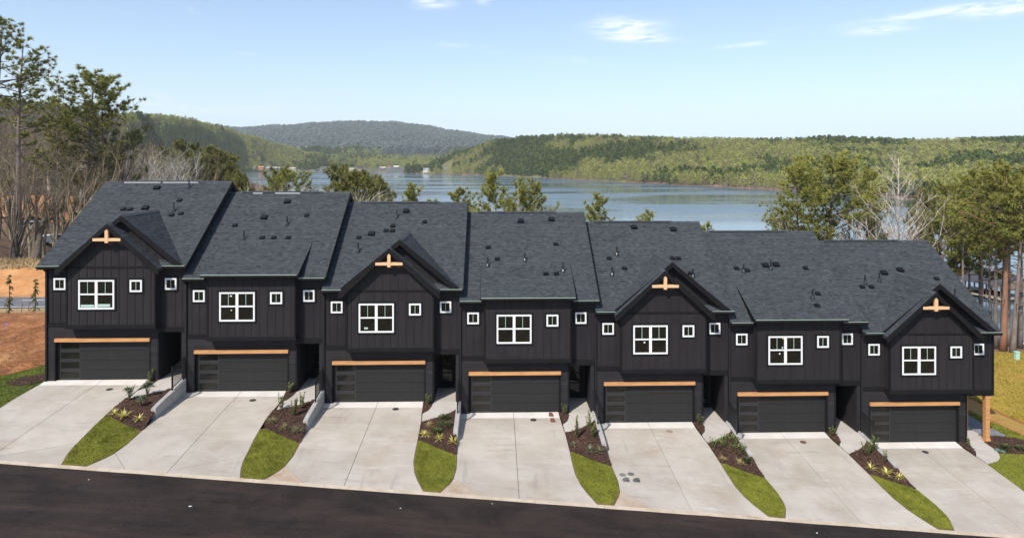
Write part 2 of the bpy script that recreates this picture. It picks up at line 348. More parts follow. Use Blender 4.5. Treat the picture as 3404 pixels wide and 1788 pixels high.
_v(6, 2580, 740, .6358, [(563, 265), (648, 250)], [(450, 338), (498, 338), (838, 295)], [(465, 318), (540, 307), (935, 388)])
def hit_roof(i, u, v):
    o = Vector(CAM); d = at(u, v, 1.0)-o
    def solve(z0, y0, sl):   # plane z = ZU+z0+sl*(y-y0)
        return (ZU[i]+z0+sl*(o.y-y0)-o.z)/(d.z-sl*d.y)
    p = o+d*solve(ZE, YE, SL); sl = SL
    lx = p.x-PITCH*i
    if i % 2 == 1:
        q = o+d*solve(6.665, -.78, .465)
        if 1.2 < q.x-PITCH*i < 6.43 and q.y < 2.05: p = q; sl = .465
    return p-Vector((PITCH*i, 0, ZU[i])), sl

def house(i):
    gable = i % 2 == 0
    h = link('townhouse', None, None, (PITCH*i, 0, ZU[i]))
    desc = 'gabled bay and timber bracket' if gable else 'flat bay under a lowered roof'
    tag(h, f'{ORD[i]} black townhouse from the left, with {desc}', 'townhouse', 'black townhouses stepping down the street')
    XL = -.25 if i == 0 else .012; XR = 7.80 if i < 6 else 7.90; W = 7.6 if i < 6 else 7.72
    YW = .05
    # ---- lower storey
    b = MB()
    b.box(.03, .50, YW, .45, -.9, 2.98); b.box(5.64, 6.15, YW, .45, -.9, 2.98); b.box(.50, 5.64, YW, .45, 2.17, 2.98)
    gw = link('garage_wall', shared(('gw', 0), lambda: b.mesh('garage_wall', M['lap'])), h)
    lap_boards(gw, .10, .47, 0, 2.97, YW); lap_boards(gw, 5.70, 6.07, 0, 2.65, YW); lap_boards(gw, .10, 6.07, 2.40, 2.97, YW-.001)
    for (a, c, z1) in ((.03, .10, 2.97), (.47, .525, 2.15), (5.625, 5.70, 2.15), (6.07, 6.165, 2.64)): bar('corner_board', gw, a, c, YW-.04, YW+.05, -.5, z1, M['trim'])
    bm_ = bar('timber_beam', h, .515, 5.685, YW-.13, YW, 2.158, 2.345, M['cedar'])
    # ---- garage door
    gd = link('garage_door', shared('gdoor', lambda: (lambda q: (q.box(.52, 5.63, .24, .30, 0, 2.2), q.mesh('garage_door', M['trim']))[1])(MB())), h)
    for k in range(4):
        z0 = k*.535+.012; z1 = z0+.523
        bar('door_section', gd, 1.78, 5.62, .19, .24, z0, z1, M['gdoor'], .006)
        fr = shared('gfr', lambda: (lambda q: (q.box(0, 1.14, 0, .05, 0, .085), q.box(0, 1.14, 0, .05, .435, .523), q.box(0, .08, 0, .05, .085, .435), q.box(1.09, 1.14, 0, .05, .085, .435), q.mesh('glazing_frame', M['gframe']))[-1])(MB()))
        link('glazing_frame', fr, gd, (.64, .188, z0))
        bar('pane', gd, .72, 1.73, .215, .225, z0+.085, z0+.435, M['gglass'])
    bar('jamb_shadow', gd, .525, .638, .15, .24, 0, 2.15, M['trim'])  # black strip standing in for the wall's shadow beside the left jamb
    # ---- porch / entry
    b = MB()
    b.box(6.15, 6.17, .45, 2.5, -.6, 2.66)
    b.box(6.17, 7.38, 2.47, 2.6, -.6, 2.66)
    if i < 6: b.box(7.38, 7.58, YW, 2.6, -.9, 2.66)
    pw = link('porch_wall', shared(('pw', i == 6), lambda: b.mesh('porch_wall', M['lap'])), h)
    bar('porch_ceiling', h, 6.152, W-.02, YW+.01, 2.6, 2.66, 2.72, M['cavity'])
    if i < 6: lap_boards(pw, 7.42, 7.57, 0, 2.65, YW)
    bar('porch_slab', h, 6.17, 7.38 if i < 6 else 7.7, .1, 2.47, -.5, .006, M['walk'])
    fd = bar('front_door', h, 6.28, 7.22, 2.41, 2.465, .03, 2.15, M['trim'])
    for k in range(3):
        link('pane', boxmesh('pane', .56, .02, .5, M['glass']), fd, (.19, -.012, .35+k*.58))
    link('door_handle', shared('hdl', lambda: (lambda q: (q.tube([(0, 0, 0), (0, -.06, 0), (.1, -.06, 0)], [.015]*3, 6), q.mesh('door_handle', M['pipe']))[1])(MB())), fd, (.07, 0, 1.0))
    bar('threshold', h, 6.2, 7.3, 2.36, 2.47, .0, .05, M['pipe'])
    if i == 6:
        for (px, py) in ((7.40, .18), (7.40, 2.0)):
            pc = link('porch_post', shared('post', lambda: (lambda q: (q.box(-.125, .125, -.125, .125, 0, 2.62), q.mesh('porch_post', M['cedar']))[1])(MB())), h, (px, py, .0))
            link('post_base', shared('pbase', lambda: (lambda q: (q.box(-.15, .15, -.15, .15, 0, .16), q.box(-.15, .15, -.15, .15, 2.5, 2.63), q.mesh('post_base', M['cedar']))[-1])(MB())), pc)
    # ---- upper walls
    uw = link('upper_wall', shared('uwl', lambda: (lambda q: (q.box(.03, 1.45, YW, .3, 2.98, 6.6), q.mesh('upper_wall', M['siding']))[1])(MB())), h)
    uw2 = link('upper_wall', shared(('uwr', i == 6), lambda: (lambda q: (q.box(6.15, W, YW, .3, 2.66, 6.6), q.mesh('upper_wall', M['siding']))[1])(MB())), h)
    battens(uw, [.34, .76, 1.2], 3.2, 6.35, YW); battens(uw2, [6.62, 7.02, 7.40], 2.95, 6.35, YW)
    bar('band_board', uw, .03, 1.40, YW-.045, YW, 2.98, 3.21, M['trim']); bar('band_board', uw2, 6.17, W, YW-.045, YW, 2.665, 2.95, M['trim'])
    bar('corner_board', uw, .03, .12, YW-.035, YW, 3.21, 6.35, M['trim'])
    if i == 6: bar('corner_board', uw2, W-.1, W+.012, YW-.035, YW+.1, 2.95, 6.35, M['trim'])
    # side and back walls
    for x in (.03, W-.06):
        b = MB(); b.prism([(x, .3, -1.2 if x < 1 else (2.7 if i == 6 else -1.2)), (x, 12.4, -1.5), (x, 12.4, roof_z(.2)-.2), (x, YR, ZR-.22), (x, .3, roof_z(.3)-.22)], (.055, 0, 0))
        link('side_wall', shared(('sw', i == 6, x), lambda: b.mesh('side_wall', M['siding'])), h)
    bar('back_wall', h, .09, W-.07, 12.2, 12.4, -1.5, 6.5, M['siding'])
    # ---- bay
    BX0, BX1, BY = 1.385, 6.205, -.456; ztop = 6.36 if gable else 6.52
    b = MB(); b.box(BX0, BX1, BY, YW-.001, 3.0, ztop)
    bay = link('bay_wall', shared(('bay', gable), lambda: b.mesh('bay_wall', M['siding'])), h)
    bar('skirt_board', bay, BX0-.03, BX1+.03, BY-.035, YW-.002, 2.965, 3.18, M['trim'])
    nb = 11; xs = [BX0+.43*k+.26 for k in range(nb)]
    battens(bay, xs, 3.18, ztop-.09, BY)
    for a in (BX0-.012, BX1-.078): bar('corner_board', bay, a, a+.09, BY-.03, BY+.09, 3.18, ztop-.02, M['trim'])
    for k in (0.14,):  # battens on the bay cheeks
        bar('batten', bay, BX0-.02, BX0, BY+.24, BY+.288, 3.18, ztop-.09, M['siding']); bar('batten', bay, BX1, BX1+.02, BY+.24, BY+.288, 3.18, ztop-.09, M['siding'])
    bar('frieze_board', bay, BX0, BX1, BY-.026, BY, ztop-.095, ztop+.01, M['trim'])
    bw = window(h, 2.077, 4.007, 4.046, 5.644, BY-.006, True)
    for (sx, sz, sw, sh, sm) in {1: [(2.66, 5.40, .10, .07, 'white'), (2.70, 4.62, .07, .07, 'muntin')], 2: [(2.38, 4.24, .20, .10, 'muntin')], 4: [(2.66, 4.66, .09, .08, 'white')], 5: [(2.86, 5.48, .10, .05, 'cedarlight'), (2.84, 4.95, .07, .10, 'muntin'), (2.68, 4.62, .07, .08, 'white')], 0: [(2.20, 4.16, .72, .14, 'muntin'), (3.12, 4.17, .66, .16, 'muntin')]}.get(i, []):
        bar('sticker' if sw < .3 else 'packing_box', bw, sx, sx+sw, BY-.046, BY-.036, sz, sz+sh, M[sm])
    window(h, 4.839, 5.497, 4.983, 5.636, BY-.006, False)
    window(h, .431, 1.083, 5.021, 5.668, YW-.006, False); window(h, 6.499, 7.13, 5.002, 5.640, YW-.006, False)
    # ---- main roof
    b = MB(); T = .2
    b.prism([(XL, YE, ZE-.015), (XL, YR, ZR-.015), (XL, 12.9, ZE-.015), (XL, 12.9, ZE-T), (XL, YR, ZR-T-.05), (XL, YE, ZE-T)], (XR-XL, 0, 0))
    key = ('roof', XL, XR)
    rf = link('roof', shared(key, lambda: b.mesh('roof', M['roofdeck'])), h)
    Lr = math.hypot(YR-YE, ZR-ZE)
    def mk():
        q = MB(); shingle_field(q, (0, YE-.03, ZE-.02), (1, 0, 0), (0, 1, SL), Lr+.03, lambda t: (XL-.01, XR+.01), 11+i*7)
        return q.mesh('shingles', M['shingle'], tone=True)
    tag(link('shingles', mk(), rf), kind='stuff')
    # ridge cap pieces and ridge vent
    x = XL; k = 0
    while x < XR-.05:
        w = min(.30, XR-x); up = .05 if .9 < x < 5.8 else .012
        cm = shared(('rc', round(w, 3), up), lambda: (lambda q: (q.prism([(0, -.16, -.105), (0, 0, 0), (0, .16, -.105), (0, .15, -.13), (0, 0, -.03), (0, -.15, -.13)], (w, 0, 0)), q.mesh('ridge_cap', M['ridgecap']))[1])(MB()))
        link('ridge_cap', cm, rf, (x, YR, ZR+up+(.006 if k % 2 else 0))); x += .30; k += 1
    bar('ridge_vent', rf, .9, 5.8, YR-.14, YR+.14, ZR-.13, ZR-.0, M['vent'])
    if i < 2:
        for a, c in (((1.0, 3.3), (3.45, 5.7)) if i == 0 else ((1.6, 2.2), (3.0, 4.6))): bar('flashing_strip', rf, a, c, YR-.19, YR-.142, ZR-.085, ZR-.045, M['flash'])
    # rake boards and eave fascia
    def rake(xa):
        return shared(('rake', 0), lambda: (lambda q: (q.prism([(0, YE-.02, ZE-.02), (0, YR, ZR-.02), (0, YR, ZR-.34), (0, YE-.02, ZE-.26)], (.035, 0, 0)), q.prism([(0, 12.9, ZE-.02), (0, YR, ZR-.02), (0, YR, ZR-.34), (0, 12.9, ZE-.26)], (.035, 0, 0)), q.mesh('rake_board', M['trim']))[-1])(MB()))
    link('rake_board', rake(0), rf, (XR+.002, 0, 0))
    if i == 0: link('rake_board', rake(0), rf, (XL-.037, 0, 0))
    el_, er_ = (max(XL, -.03) if i else XL), XR
    fas = ((el_, 1.25), (6.35, er_)) if not gable else ((el_, 1.12), (6.52, er_))
    for a, c in fas:
        bar('fascia', rf, a, c, YE-.025, YE+.02, ZE-.22, ZE-.025, M['trim']); gutter(rf, a, c, YE-.027, ZE)
        bar('glint_strip', rf, a+.02, c-.02, YE-.165, YE-.135, ZE-.030, ZE-.004, M['glint'])
        bar('soffit', rf, a, c, YE, YW, ZE-.215, ZE-.19, M['trim'])
    # downspout
    b = MB(); b.box(-.045, .045, -.04, .03, -.15, 6.0); b.prism([(-.04, -.04, 6.0), (-.04, -.34, 6.24), (-.04, -.34, 6.30), (-.04, -.26, 6.30), (-.04, .03, 6.06), (-.04, .03, 6.0)], (.08, 0, 0))
    for z in (.5, 2.4, 4.6): b.box(-.06, .06, -.045, .04, z, z+.03)
    link('downspout', shared('dsp', lambda: b.mesh('downspout', M['gutter'])), h, (.045, YW-.06, 0))
    for (iu, kind, u, v) in VENTS:
        if iu != i: continue
        p, sl = hit_roof(i, u, v)
        if kind == 'P': link('vent_pipe', pipe_mesh(), rf, p)
        else: link('roof_vent', vent_mesh(1.05 if kind == 'B' else .78), rf, p, (math.atan(sl), 0, 0))
    # ---- bay roof
    if not gable:
        x0, x1 = 1.197, 6.431; y0, z0, s2 = -.78, 6.665, .465; y1 = 2.05; z1 = z0+s2*(y1-y0)
        b = MB(); b.prism([(x0, y0, z0-.015), (x0, y1+.15, z1+.15*s2-.015), (x0, .2, 6.55), (x0, YE, 6.44), (x0, YE, z0-.17), (x0, y0, z0-.17)], (x1-x0, 0, 0))
        br = link('bay_roof', shared('broof', lambda: b.mesh('bay_roof', M['trim'])), h)
        def mk2():
            q = MB(); shingle_field(q, (0, y0-.03, z0-.02), (1, 0, 0), (0, 1, s2), math.hypot(y1-y0, z1-z0)+.02, lambda t: (x0-.01, x1+.01), 5+i)
            return q.mesh('shingles', M['shingle'], tone=True)
        tag(link('shingles', mk2(), br), kind='stuff')
        bar('fascia', br, x0, x1, y0-.025, y0+.01, z0-.19, z0-.028, M['trim']); gutter(br, x0, x1, y0-.027, z0)
        bar('glint_strip', br, x0+.02, x1-.02, y0-.165, y0-.130, z0-.032, z0-.002, M['glint'])
        for xa in (x0-.03, x1+.002):
            link('rake_board', shared('brake', lambda: (lambda q: (q.prism([(0, y0, z0-.012), (0, y1+.08, z1+.04), (0, y1-.5, z1-.5*s2-.18), (0, y0, z0-.19)], (.028, 0, 0)), q.mesh('rake_board', M['trim']))[1])(MB())), br, (xa, 0, 0))
    else:
        # front gable and the larger gable set back behind it
        for nm, ax, az_, sl, hw, yf, yb, yw in (('front_gable', 3.791, 8.744, .892, 2.75, -.81, .06, BY), ('rear_gable', 4.304, 9.151, .8235, 3.218, -.37, 3.75, YW)):
            b = MB(); T = .16
            for sgn in (-1, 1):
                b.prism([(ax, yf, az_-.015), (ax+sgn*hw, yf, az_-sl*hw-.015), (ax+sgn*hw, yf, az_-sl*hw-T), (ax, yf, az_-T)] if sgn > 0 else
                        [(ax, yf, az_-T), (ax+sgn*hw, yf, az_-sl*hw-T), (ax+sgn*hw, yf, az_-sl*hw-.015), (ax, yf, az_-.015)], (0, yb-yf, 0))
            g = link(nm, shared((nm, 'r'), lambda: b.mesh(nm, M['roofdeck'])), h)
            # wall triangle
            zb = ztop-.02 if nm == 'front_gable' else 6.3
            hx = (az_-T-zb)/sl
            xa, xb = (max(ax-hx, BX0), min(ax+hx, BX1)) if nm == 'front_gable' else (ax-hx, ax+hx)
            wb = MB(); wb.prism([(xa, yw, zb), (xb, yw, zb), (xb, yw, max(zb, az_-T-sl*(xb-ax))), (ax, yw, az_-T), (xa, yw, max(zb, az_-T-sl*(ax-xa)))], (0, .12, 0))
            gwall = link('gable_wall', shared((nm, 'w'), lambda: wb.mesh('gable_wall', M['siding'])), g)
            for x in (xs if nm == 'front_gable' else [ax+.35+.43*k for k in range(7)]):
                z1 = az_-T-sl*abs(x-ax)-.03
                if z1-zb > .15: bar('batten', g, x-.024, x+.024, yw-.021, yw, zb+.02, z1, M['siding'])
            # barge boards
            for sgn in (-1, 1):
                bb = MB(); e = hw+.02
                bb.prism([(0, 0, .0), (sgn*e, 0, -sl*e), (sgn*e, 0, -sl*e-.28), (sgn*(e-.12), 0, -sl*e-.28), (0, 0, -.285)], (0, .04, 0))
                link('barge_board', shared((nm, 'bb', sgn), lambda: bb.mesh('barge_board', M['trim'])), g, (ax, yf-.042, az_-.01))
            # shingles on both slopes
            def mk3():
                q = MB(); Ls = math.hypot(hw, sl*hw)
                def rg(t):
                    z = az_-sl*hw+t*sl*hw/Ls
                    return (-.03, yb-yf) if nm == 'front_gable' else (-.03, max(.05, (z-ZE)/SL+YE-yf+.05))
                shingle_field(q, (ax+hw, yf, az_-sl*hw-.012), (0, 1, 0), (-hw, 0, sl*hw), Ls, rg, 3+i)
                shingle_field(q, (ax-hw, yf, az_-sl*hw-.012), (0, 1, 0), (hw, 0, sl*hw), Ls, rg, 4+i)
                return q.mesh('shingles', M['shingle'], tone=True)
            tag(link('shingles', mk3(), g), kind='stuff')
            ly = (yb if nm == 'front_gable' else (az_-ZE)/SL+YE)-yf; y = 0
            while y < ly:
                cm = shared(('gc', nm), lambda: (lambda q: (q.prism([(-.15, 0, -.15*sl), (0, 0, 0), (.15, 0, -.15*sl), (.14, 0, -.15*sl-.03), (0, 0, -.03), (-.14, 0, -.15*sl-.03)], (0, .28, 0)), q.mesh('ridge_cap', M['ridgecap']))[1])(MB()))
                link('ridge_cap', cm, g, (ax, yf+y, az_+.03)); y += .28
            if nm == 'front_gable':
                bar('bracket_tie', g, ax-.74, ax+.74, yf-.065, yf+.08, 7.80, 7.955, M['cedarlight'])
                kp = MB(); kp.prism([(-.085, 0, -.30), (.085, 0, -.30), (.085, 0, .34), (0, 0, .43), (-.085, 0, .34)], (0, .14, 0))
                link('bracket_post', shared('kpost', lambda: kp.mesh('bracket_post', M['cedarlight'])), g, (ax, yf-.085, 8.0))
    # ---- number by the garage door
    fc = bpy.data.curves.new('house_number', 'FONT'); fc.body = str(NUM[i]); fc.size = .27; fc.extrude = .008; fc.align_x = 'CENTER'; fc.align_y = 'CENTER'
    tmp = bpy.data.objects.new('number_text', fc); nm_ = bpy.data.meshes.new_from_object(tmp); bpy.data.objects.remove(tmp); bpy.data.curves.remove(fc)
    nm_.name = 'house_number'; nm_.materials.clear(); nm_.materials.append(M['number'])
    link('house_number', nm_, h, (5.885, YW-.034, 1.67), (R(90), 0, 0))
    return h
for i in range(7): house(i)
# ------------------------------------------------------------------ ground in front of the row
KY = -8.5
def zk(x): return -.7-.0865*(x-3.8)
def drive_z(i, x, y):
    t = min(max((.1-y)/8.6, 0), 1.15); return ZU[i]*(1-t)+zk(x)*t
def strip_z(i, x, y):
    """ground between driveway i and driveway i+1"""
    t = min(max((.1-y)/8.6, 0), 1); a = drive_z(i, x, y)
    if i >= 6: return a
    b = drive_z(i+1, x, y); lx = x-PITCH*i
    s = min(max((lx-5.9)/1.75, 0), 1); q = min(max((t-.36)/.22, 0), 1); q = q*q*(3-2*q)
    return a+(b-a)*s*q
def clip_poly(poly, cuts):
    """cut a plan polygon by half planes (px, py, nx, ny): keeps the side the normal points away from"""
    for (px, py, nx, ny) in cuts:
        out = []; n = len(poly)
        for k in range(n):
            a, b = poly[k], poly[(k+1) % n]; da = (a[0]-px)*nx+(a[1]-py)*ny; db = (b[0]-px)*nx+(b[1]-py)*ny
            if da <= 0: out.append(a)
            if (da < 0 < db) or (db < 0 < da):
                f = da/(da-db); out.append((a[0]+(b[0]-a[0])*f, a[1]+(b[1]-a[1])*f))
        poly = out
        if len(poly) < 3: return []
    return poly
def sheet_mesh(name, poly, zf, material, res=.6, thick=0.0, jitter=0.0, seed=0):
    bm = bmesh.new(); vs = [bm.verts.new((x, y, 0)) for x, y in poly]; f = bm.faces.new(vs)
    if f.normal.z < 0 or sum(poly[k][0]*poly[(k+1) % len(poly)][1]-poly[(k+1) % len(poly)][0]*poly[k][1] for k in range(len(poly))) < 0: f.normal_flip()
    xs = [p[0] for p in poly]; ys = [p[1] for p in poly]
    for ax, lo, hi in ((0, min(xs), max(xs)), (1, min(ys), max(ys))):
        c = math.floor(lo/res)*res+res
        while c < hi-1e-4:
            co = [0, 0, 0]; no = [0, 0, 0]; co[ax] = c; no[ax] = 1
            bmesh.ops.bisect_plane(bm, geom=bm.verts[:]+bm.edges[:]+bm.faces[:], plane_co=co, plane_no=no, dist=1e-5); c += res
    for v in bm.verts:
        j = jitter*mnoise.noise(Vector((v.co.x*2.3+seed, v.co.y*2.3, seed))) if jitter else 0
        v.co.z = zf(v.co.x, v.co.y)+j
    if thick:
        be = [e for e in bm.edges if e.is_boundary]
        r = bmesh.ops.extrude_edge_only(bm, edges=be)
        for g in r['geom']:
            if isinstance(g, bmesh.types.BMVert): g.co.z -= thick
    bmesh.ops.recalc_face_normals(bm, faces=bm.faces[:])
    if sum(f.normal.z*f.calc_area() for f in bm.faces) < 0: bmesh.ops.reverse_faces(bm, faces=bm.faces[:])
    me = bpy.data.meshes.new(name); bm.to_mesh(me); bm.free(); me.materials.append(material); return me
def ragged(poly, amp, seed, step=.22):
    """walk round a plan polygon and pull its edge in by an uneven amount"""
    n = len(poly); s = 1 if sum(poly[k][0]*poly[(k+1) % n][1]-poly[(k+1) % n][0]*poly[k][1] for k in range(n)) > 0 else -1; out = []
    for k in range(n):
        a, b = poly[k], poly[(k+1) % n]; L = math.hypot(b[0]-a[0], b[1]-a[1])
        if L < 1e-4: continue
        nx, ny = -(b[1]-a[1])/L*s, (b[0]-a[0])/L*s; m = max(1, int(L/step))
        for j in range(m):
            f = (j+.5)/m; x, y = a[0]+(b[0]-a[0])*f, a[1]+(b[1]-a[1])*f; q = amp*(.15+.85*abs(mnoise.noise(Vector((x*1.7+seed*9, y*1.7, seed))))+.5*abs(mnoise.noise(Vector((x*6, y*6, seed)))))
            out.append((x+nx*q, y+ny*q))
    return out
def inside(p, poly):
    c = False; n = len(poly)
    for k in range(n):
        a, b = poly[k], poly[(k+1) % n]
        if (a[1] > p[1]) != (b[1] > p[1]) and p[0] < (b[0]-a[0])*(p[1]-a[1])/(b[1]-a[1])+a[0]: c = not c
    return c
def scatter(poly, n, rnd):
    xs = [p[0] for p in poly]; ys = [p[1] for p in poly]; out = []
    while len(out) < n:
        p = (rnd.uniform(min(xs), max(xs)), rnd.uniform(min(ys), max(ys)))
        if inside(p, poly): out.append(p)
    return out
def area(poly): return abs(sum(poly[k][0]*poly[(k+1) % len(poly)][1]-poly[(k+1) % len(poly)][0]*poly[k][1] for k in range(len(poly))))/2
def blades(poly, zf, dens, h, rnd, w=.03):
    b = MB()
    for (x, y) in scatter(poly, int(area(poly)*dens), rnd):
        a = rnd.uniform(0, 6.28); hh = h*rnd.uniform(.5, 1.3); dx, dy = math.cos(a)*w, math.sin(a)*w; lx, ly = rnd.gauss(0, .5)*hh, rnd.gauss(0, .5)*hh
        z = zf(x, y)-.004; pat = .48+.6*mnoise.noise(Vector((x*1.1, y*1.1, 3)))+.35*mnoise.noise(Vector((x*4, y*4, 5)))
        b.add([(x-dx, y-dy, z), (x+dx, y+dy, z), (x+lx, y+ly, z+hh)], [(0, 1, 2)], 0, min(1, max(0, rnd.gauss(pat, .28))))
    return b
def chips(poly, zf, dens, rnd):
    b = MB()
    for (x, y) in scatter(poly, int(area(poly)*dens), rnd):
        a = rnd.uniform(0, 6.28); l = rnd.uniform(.025, .07); w = rnd.uniform(.01, .022); c, s = math.cos(a), math.sin(a); z = zf(x, y)+rnd.uniform(0, .03); t = rnd.uniform(-.03, .03)
        b.add([(x-c*l-s*-w, y-s*l-c*w, z-t), (x+c*l+s*w, y+s*l-c*w, z+t), (x+c*l-s*w, y+s*l+c*w, z+t+.01), (x-c*l-s*w, y-s*l+c*w, z-t+.01)], [(0, 1, 2, 3)], 0, rnd.random()**2)
    return b

# road, gutter pan
def gridmesh(name, X, Y, zf, material, smooth=True):
    nx, ny = len(X), len(Y); v = [(x, y, zf(x, y)) for y in Y for x in X]; f = [(j*nx+i, j*nx+i+1, (j+1)*nx+i+1, (j+1)*nx+i) for j in range(ny-1) for i in range(nx-1)]
    me = bpy.data.meshes.new(name); me.from_pydata(v, [], f); me.materials.append(material)
    if smooth: me.polygons.foreach_set('use_smooth', [True]*len(f))
    me.update(); return me
fr = lambda a, b, s: list(np.arange(a, b+s*.5, s))
tag(link('road', gridmesh('road', fr(-40, 95, 2.5), fr(-17.5, -8.66, .55), lambda x, y: zk(x)-.018+.012*mnoise.noise(Vector((x*.3, y*.3, 0)))-.004*(abs(y+13)), M['asphalt'])), kind='structure')
gp = tag(link('gutter_pan', None), kind='structure')
x = -13.0; rr = random.Random(4)
while x < 75:
    L = 3.04
    poly = [(x+.006, KY+.0), (x+L-.006, KY+.0), (x+L-.006, KY-.24+.012*rr.random()), (x+L/2, KY-.23+.02*rr.random()), (x+.006, KY-.24+.012*rr.random())]
    link('gutter_slab', sheet_mesh('gutter_slab', poly, lambda a, c: zk(a)+.004-.03*max(0, (KY-c)/.24), M['gutterpan'], 1.0, .06), gp); x += L
# crumbs of clay, paper scraps and patches on the asphalt edge
LITTER = [(633, 1681, .09, .045), (295, 1592, .04, .025), (1331, 1687, .04, .03), (2716, 1769, .05, .03), (1637, 1672, .035, .025)]
rr = random.Random(12)
for (u, v, a, c) in LITTER:
    d = (CAM[2]-(zk(20)))*FPX/(v-VC)
    for _ in range(6):
        p = at(u, v, d); d *= (CAM[2]-zk(p.x))/(CAM[2]-p.z)
    p = at(u, v, d); b = MB(); n = 6; pts = [(math.cos(6.28*k/n)*a*rr.uniform(.6, 1.1), math.sin(6.28*k/n)*c*rr.uniform(.6, 1.1), rr.uniform(.004, .02)) for k in range(n)]
    b.prism(pts, (0, 0, .006)); o = link('paper_scrap', b.mesh('paper_scrap', M['white']), None, (p.x, p.y, zk(p.x)-.012-.004*abs(p.y+13)))
    tag(o, 'small white scrap of litter lying on the dark asphalt road', 'litter', 'white scraps on the road')

# ---- driveways: slabs divided by joints
DL = [(.03, .15), (.03, -3.5), (.09, -4.3), (.14, -5.2), (.18, -6.3), (.10, -7.2), (-.02, -7.65), (-.17, -7.98), (-.40, KY)]
DR = [(5.55, .15), (5.62, -1.3), (5.68, -2.25), (5.72, -4.1), (5.72, -5.2), (5.75, -6.2), (5.90, -7.1), (6.12, -7.75), (6.45, KY)]
def left_edge(i): return [(-.02, .15), (-.10, -.6), (.0, -2.0), (.12, -3.6), (.14, -5.2), (.12, -6.6), (0, -7.4), (-.3, -8.0), (-.7, KY)] if i == 0 else DL
def right_edge(i): return [(5.52, .15), (5.59, -1.3), (5.55, -2.2), (5.50, -3.2), (5.55, -4.3), (5.60, -5.2), (5.71, -6.2), (5.80, -7.2), (5.92, -7.8), (6.14, KY)] if i < 2 else DR
rr = random.Random(8)
for i in range(7):
    ox = PITCH*i
    d = link('driveway', None); tag(d, kind='structure')
    poly = [(x+ox, y) for x, y in left_edge(i)]+[(x+ox, y) for x, y in right_edge(i)[::-1]]
    zf = lambda x, y: drive_z(i, x, y)+.004
    link('joint_bed', sheet_mesh('joint_bed', poly, lambda x, y: drive_z(i, x, y)-.085, M['joint'], 1.2, .1), d)
    g = .011; xm = ox+3.03; ys = (-.48, -2.55, -5.45)
    cols = [[(xm-g, 0, 1, 0)], [(xm+g, 0, -1, 0)]]
    rows = [[(0, ys[0]+g, 0, -1)], [(0, ys[0]-g, 0, 1), (0, ys[1]+g*.6, 0, -1)], [(0, ys[1]-g*.6, 0, 1), (0, ys[2]+g*.6, 0, -1)], [(0, ys[2]-g*.6, 0, 1)]]
    for ci, c in enumerate(cols):
        for ri, r in enumerate(rows):
            cut = c+r; parts = [cut]
            if ri == 3:
                if ci == 0: n = Vector((-1.25, -1.1)).normalized(); q = (ox+.12, -7.2)
                else: n = Vector((1.0, -1.75)).normalized(); q = (ox+5.78, -6.75)
                if ci == 0 or i < 2: parts = [cut+[(q[0]-n.x*g, q[1]-n.y*g, n.x, n.y)], cut+[(q[0]+n.x*g, q[1]+n.y*g, -n.x, -n.y)]]
            for pi, pc in enumerate(parts):
                pl = clip_poly(poly, pc)
                if len(pl) >= 3 and area(pl) > .02:
                    dz = rr.uniform(-.003, .003)
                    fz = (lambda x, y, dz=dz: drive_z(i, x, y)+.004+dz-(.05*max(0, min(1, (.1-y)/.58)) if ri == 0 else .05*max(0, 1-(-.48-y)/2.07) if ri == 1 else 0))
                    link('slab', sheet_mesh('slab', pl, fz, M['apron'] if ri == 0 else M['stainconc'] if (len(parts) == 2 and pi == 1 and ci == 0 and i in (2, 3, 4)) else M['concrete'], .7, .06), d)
# ---- round cleanout covers and the other iron lids
def cover_mesh(r, material):
    b = MB(); n = 20; b.tube([(0, 0, -.02), (0, 0, .012)], [r, r], n); b.tube([(0, 0, .012), (0, 0, .016)], [r*.8, r*.78], n); return b.mesh('drain_cover', material, smooth=False)
M['iron'] = mat('dark iron lid', (.035, .032, .030), .6, (.06, .05, .045), 12); M['rust'] = mat('rusty lid', (.11, .045, .025), .8, (.17, .08, .05), 9); M['tanlid'] = mat('tan concrete lid', (.33, .27, .21), .8, (.24, .19, .15), 8)
CV = [(364, 1292, 0), (840, 1328, 1), (1315, 1357, 2), (1773, 1393, 3), (2225, 1431.5, 4), (2670, 1467, 5), (3076, 1500, 6)]
LM = [M['iron']]*7; LM[4] = M['tanlid']; LM[5] = M['rust']
def on_drive(i, u, v):
    d = 37.
    for _ in range(12):
        p = at(u, v, d); d *= (CAM[2]-drive_z(i, p.x, p.y))/(CAM[2]-p.z)
    p = at(u, v, d); return Vector((p.x, p.y, drive_z(i, p.x, p.y)+.004))
for (u, v, i) in CV:
    p = on_drive(i, u, v); p.z -= .03
    o = link('drain_cover', cover_mesh(.17, LM[i]), None, p)
    tag(o, f'{["dark","dark","dark","dark","tan","rust brown","black"][i]} round drain cover near the garage door of the {ORD[i]} house from the left', 'drain cover', 'round covers in the driveways')
